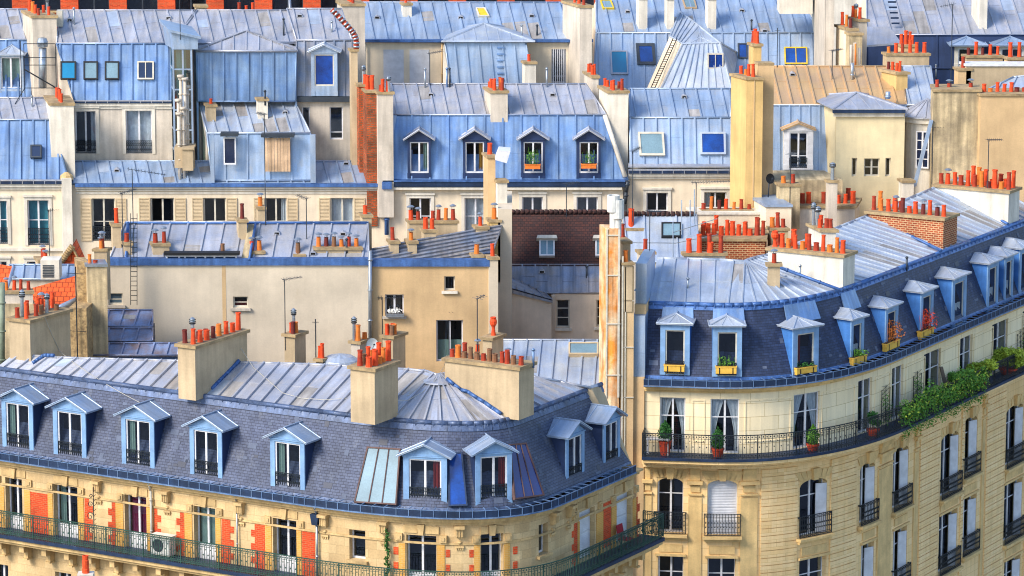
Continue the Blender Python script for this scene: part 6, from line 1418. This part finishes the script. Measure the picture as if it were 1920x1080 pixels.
# trellises
def trellis(lab,x,yt,yb,leaf):
    a,_=w2.at(x,yb,.06); b0=w2.at(x,yb,.06)[1]; b1=w2.at(x,yt,.06)[1]; L=w2.loc(a); t=thing('trellis',lab,'trellis',L.pt(0,b0,.06),'trellises on the balcony wall')
    def tr_(mb):
        w=.42; H=b1-b0
        for e in(-w,0,w): mb.box(L,e-.012,e+.012,b0,b1-abs(e)*.4,.05,.075)
        n=9
        for i in range(n):
            z=b0+H*i/n; mb.tube(L.pt(-w,z,.07),L.pt(w,z+H/n,.07),.009,3); mb.tube(L.pt(w,z,.07),L.pt(-w,z+H/n,.07),.009,3)
    part(t,'frame','iron',tr_); mb=MB(); 
    for i in range(7): leaves(mb,L.pt(random.uniform(-.3,.3),b0+(b1-b0)*(i*.12),.12),.22,.1,.25,leaf,.045)
    mb.build('climber','leaf',t)
trellis('black lattice trellis with thin climber, leftmost on the balcony',1660,722,790,22); trellis('narrow lattice trellis covered in green climber right of the first trellis',1719,696,765,45); trellis('tall lattice trellis at the far right edge of the balcony',1912,618,700,12)
a,_=w2.at(1770,745,.3); L=w2.loc(a); t=MB(); t.prism([L.pt(-.22,ZB2+.02,.55),L.pt(.2,ZB2+.02,.55),L.pt(.16,ZB2+1.55,.1),L.pt(-.16,ZB2+1.6,.1)],L.n*.04); tag(t.build('wooden_board','wood_dark',None),'dark weathered board leaning on the wall behind the ivy','board')
a,_=w2.at(1234,840,.5); L=w2.loc(a); t=thing('balcony_table','small white slatted table at the left end of the curved balcony','table',L.pt(0,ZB2,.5)); part(t,'tabletop','white',lambda mb:[mb.box(L,-.5,.5,ZB2+.7,ZB2+.74,.3+i*.1,.38+i*.1) for i in range(5)])
for e in(-.45,.45):
    for f in(.35,.7): part(t,'leg','white',lambda mb:mb.box(L,e-.02,e+.02,ZB2,ZB2+.7,f-.02,f+.02))
# air conditioner on the brick house balcony
a,_=w1.at(305,1040,.45); L=w1.loc(a); t=thing('air_conditioner','beige air conditioning unit on the green railed balcony under red curtains','air conditioner',L.pt(0,ZB1,.4)); part(t,'casing','plastic_white',lambda mb:mb.box(L,-.45,.45,ZB1+.08,ZB1+.85,.2,.6)); part(t,'fan_grille','metal_dark',lambda mb:[mb.lathe(L.pt(-.12,ZB1+.47,.6),[(.001,0),(.001,0)],4)]+[mb.prism([L.pt(-.12+.27*math.cos(w_),ZB1+.47+.27*math.sin(w_),.602) for w_ in [i*math.pi/8 for i in range(16)]],L.n*.015)])
part(t,'lid','stucco_white',lambda mb:mb.box(L,-.5,.5,ZB1+.852,ZB1+.89,.15,.65))
# scroll ornaments and vine on the brick house
def scroll(lab,x,yb,Hh):
    a,_=w1.at(x,yb,.95); L=w1.loc(a); z0=ZB1
    def f(mb):
        mb.tube(L.pt(.1,z0,.95),L.pt(.1,z0+Hh,.95),.02,5)
        for (cx,cz,r_,tn) in ((-.08,z0+1.35,.2,1.4),(-.06,z0+1.85,.14,1.5),(-.05,z0+.75,.17,1.5),(-.02,z0+2.2,.1,1.4)):
            P=[L.pt(cx+r_*(1-k/16)*math.cos(k*.6),cz+r_*(1-k/16)*math.sin(k*.6),.95) for k in range(15)]; mb.poly(P,.016,4)
        for i in range(8): mb.tube(L.pt(.1,z0+1+i*.2,.95),L.pt(.22,z0+1.1+i*.2,.95),.012,3)
    tag(part(None,'iron_scroll','iron',f),lab,'ornament')
scroll('black wrought iron scroll bracket rising from the green balcony railing',173,1010,2.6)
mb=MB(); a,_=w1.at(724,1040,.3); 
for i in range(24): leaves(mb,w1.pt(a+.05*math.sin(i),ZB1+i*.1,.2),.1,.1,.1,14,.06)
o=tag(mb.build('climbing_vine','leaf_dark',None),'dark green vine climbing the stone wall beside the corner bay','vine'); part(o,'stem','wood_dark',lambda mb:mb.tube(w1.pt(a,ZB1,.15),w1.pt(a,ZB1+2.4,.15),.02,5))
# red folding chair and small table on the corner balcony
a,_=w1.at(1172,1030,.5); L=w1.loc(a); z0=ZB1; t=thing('folding_chair','dark red cloth folding chair on the corner balcony','chair',L.pt(0,z0,.5))
part(t,'seat','red_cloth',lambda mb:mb.box(L,-.25,.25,z0+.42,z0+.46,.3,.75)); part(t,'backrest','red_cloth',lambda mb:mb.prism([L.pt(-.25,z0+.5,.3),L.pt(.25,z0+.5,.3),L.pt(.25,z0+1.0,.2),L.pt(-.25,z0+1.0,.2)],L.n*.03))
for e in(-.24,.24):
    for (p_,q_) in ((.3,.75),(.75,.3)): part(t,'leg','wood_dark',lambda mb:mb.tube(L.pt(e,z0,p_),L.pt(e,z0+.42,q_),.018,5))
# blue flashing where the foreground chimneys meet the zinc
for q_ in ([(60,697),(80,683),(103,664)],[(370,743),(410,716),(450,686)],[(706,787),(727,769),(748,751)],[(836,697),(880,722),(925,748),(968,775)]):
    P=[]
    for (xa,ya),(xb,yb_) in zip(q_,q_[1:]):
        for t_ in (.05,.35,.65,.95):
            x=xa+(xb-xa)*t_; y=ya+(yb_-ya)*t_-14
            for _ in range(70):
                r_=scene.ray_cast(DG,CAM,ray(x,y).normalized())
                if r_[0] and r_[4].name.startswith('roof'): break
                y+=1
            else: continue
            P.append(r_[1]+V((0,0,.03)))
    if len(P)<2: continue
    mb=MB(); mb.poly(P,.085,6); mb.build('flashing','lead',H1)
pl_=hit(146,660)[0]; P0=V((pl_.x,pl_.y-.15,pl_.z)); t=thing('iron_pole','tall thin black pole fixed to the rubble wall end','pole',P0,None); part(t,'pole','iron',lambda mb:mb.tube(P0-V((0,0,1)),V((P0.x,P0.y,zat(500,P0.x,P0.y))),.03,5)); part(t,'bracket','iron',lambda mb:[mb.tube(V((P0.x-.4,P0.y,zat(y,P0.x,P0.y))),V((P0.x+.4,P0.y,zat(y+2,P0.x,P0.y))),.015,4) for y in (512,620)])
# cables lying over the foreground roof
def cable(lab,pts,lift=.04):
    P=[]
    for i,(x,y) in enumerate(pts):
        p,n=hit(x,y); P.append(p+V((0,-.03,lift)))
    Q=[]
    for i in range(len(P)-1):
        for k in range(4):
            t=k/4; Q.append(P[i].lerp(P[i+1],t))
    Q.append(P[-1]); mb=MB(); mb.poly(Q,.013,4); tag(mb.build('roof_cable','cable',None),lab,'cable','cables across the foreground roof')
cable('pale cable running from the leftmost foreground chimney over the roof to the slates',[(84,596),(98,630),(112,660),(135,679),(165,700),(200,722),(235,742),(262,756)])
cable('pale cable looping from the second foreground chimney across the zinc roof',[(452,655),(475,690),(500,712),(530,738),(565,748),(610,751),(650,748)])
cable('pale cable from the long chimney down around the zinc cone',[(838,668),(832,690),(818,712),(795,735),(765,752),(745,752)])
# near chimney pot at the bottom edge
t=thing('chimney_stack','single orange pot on a white block at the very bottom left','chimney',pY(161,1100,125)); C=pY(161,1082,125); part(t,'block','stucco_white',lambda mb:[mb.wbox(C-V((0,0,1.4)),.55,.5,1.55)]); part(t,'chimney_pot','terra1',lambda mb:mb.lathe(C+V((0,0,.15)),[(.13,0),(.13,.15),(.11,.17),(.12,.3),(.12,.45),(.1,.47),(.11,.62),(.08,.62),(.07,.3)],12))
# ================================================================ ground, camera, light
mb=MB(); mb.face([(-600,-50,0),(600,-50,0),(600,1500,0),(-600,1500,0)]); g=mb.build('ground','asphalt',None); g['kind']='structure'
cd=bpy.data.cameras.new('camera'); cam=bpy.data.objects.new('camera',cd); COL.objects.link(cam); cam.location=CAM; cam.rotation_euler=(math.pi/2-PITCH,0,0)
cd.sensor_width=36; cd.lens=FPX/1920*36; cd.clip_start=1; cd.clip_end=5000; scene.camera=cam
SUN_EL,SUN_AZ=R(38),R(-62)   # azimuth measured from +Y (away from the camera) clockwise; sun stands left and a little behind the viewer
sd=V((-math.cos(SUN_EL)*math.sin(R(52)),-math.cos(SUN_EL)*math.cos(R(52)),math.sin(SUN_EL)))
sl=bpy.data.lights.new('sun','SUN'); sl.energy=2.4; sl.angle=R(22); sl.color=(1,.9,.76); so=bpy.data.objects.new('sun',sl); COL.objects.link(so)
so.rotation_euler=(-sd).to_track_quat('-Z','Y').to_euler(); so.location=(0,0,80)
w=bpy.data.worlds.new('World'); scene.world=w; w.use_nodes=True; nt=w.node_tree
sk=nt.nodes.new('ShaderNodeTexSky'); sk.sky_type='NISHITA'; sk.sun_disc=False; sk.sun_elevation=SUN_EL; sk.sun_rotation=math.atan2(sd.x,sd.y); sk.air_density=1; sk.dust_density=.8; sk.ozone_density=1.5
nt.links.new(sk.outputs[0],nt.nodes['Background'].inputs[0]); nt.nodes['Background'].inputs[1].default_value=.15
vs=scene.view_settings; vs.view_transform='Standard'; vs.look='None'; vs.exposure=1.0; scene.cycles.pixel_filter_type='BLACKMAN_HARRIS'; scene.cycles.filter_width=1.1; vs.gamma=1; vs.use_curve_mapping=False
scene.cycles.max_bounces=6; scene.cycles.transparent_max_bounces=8
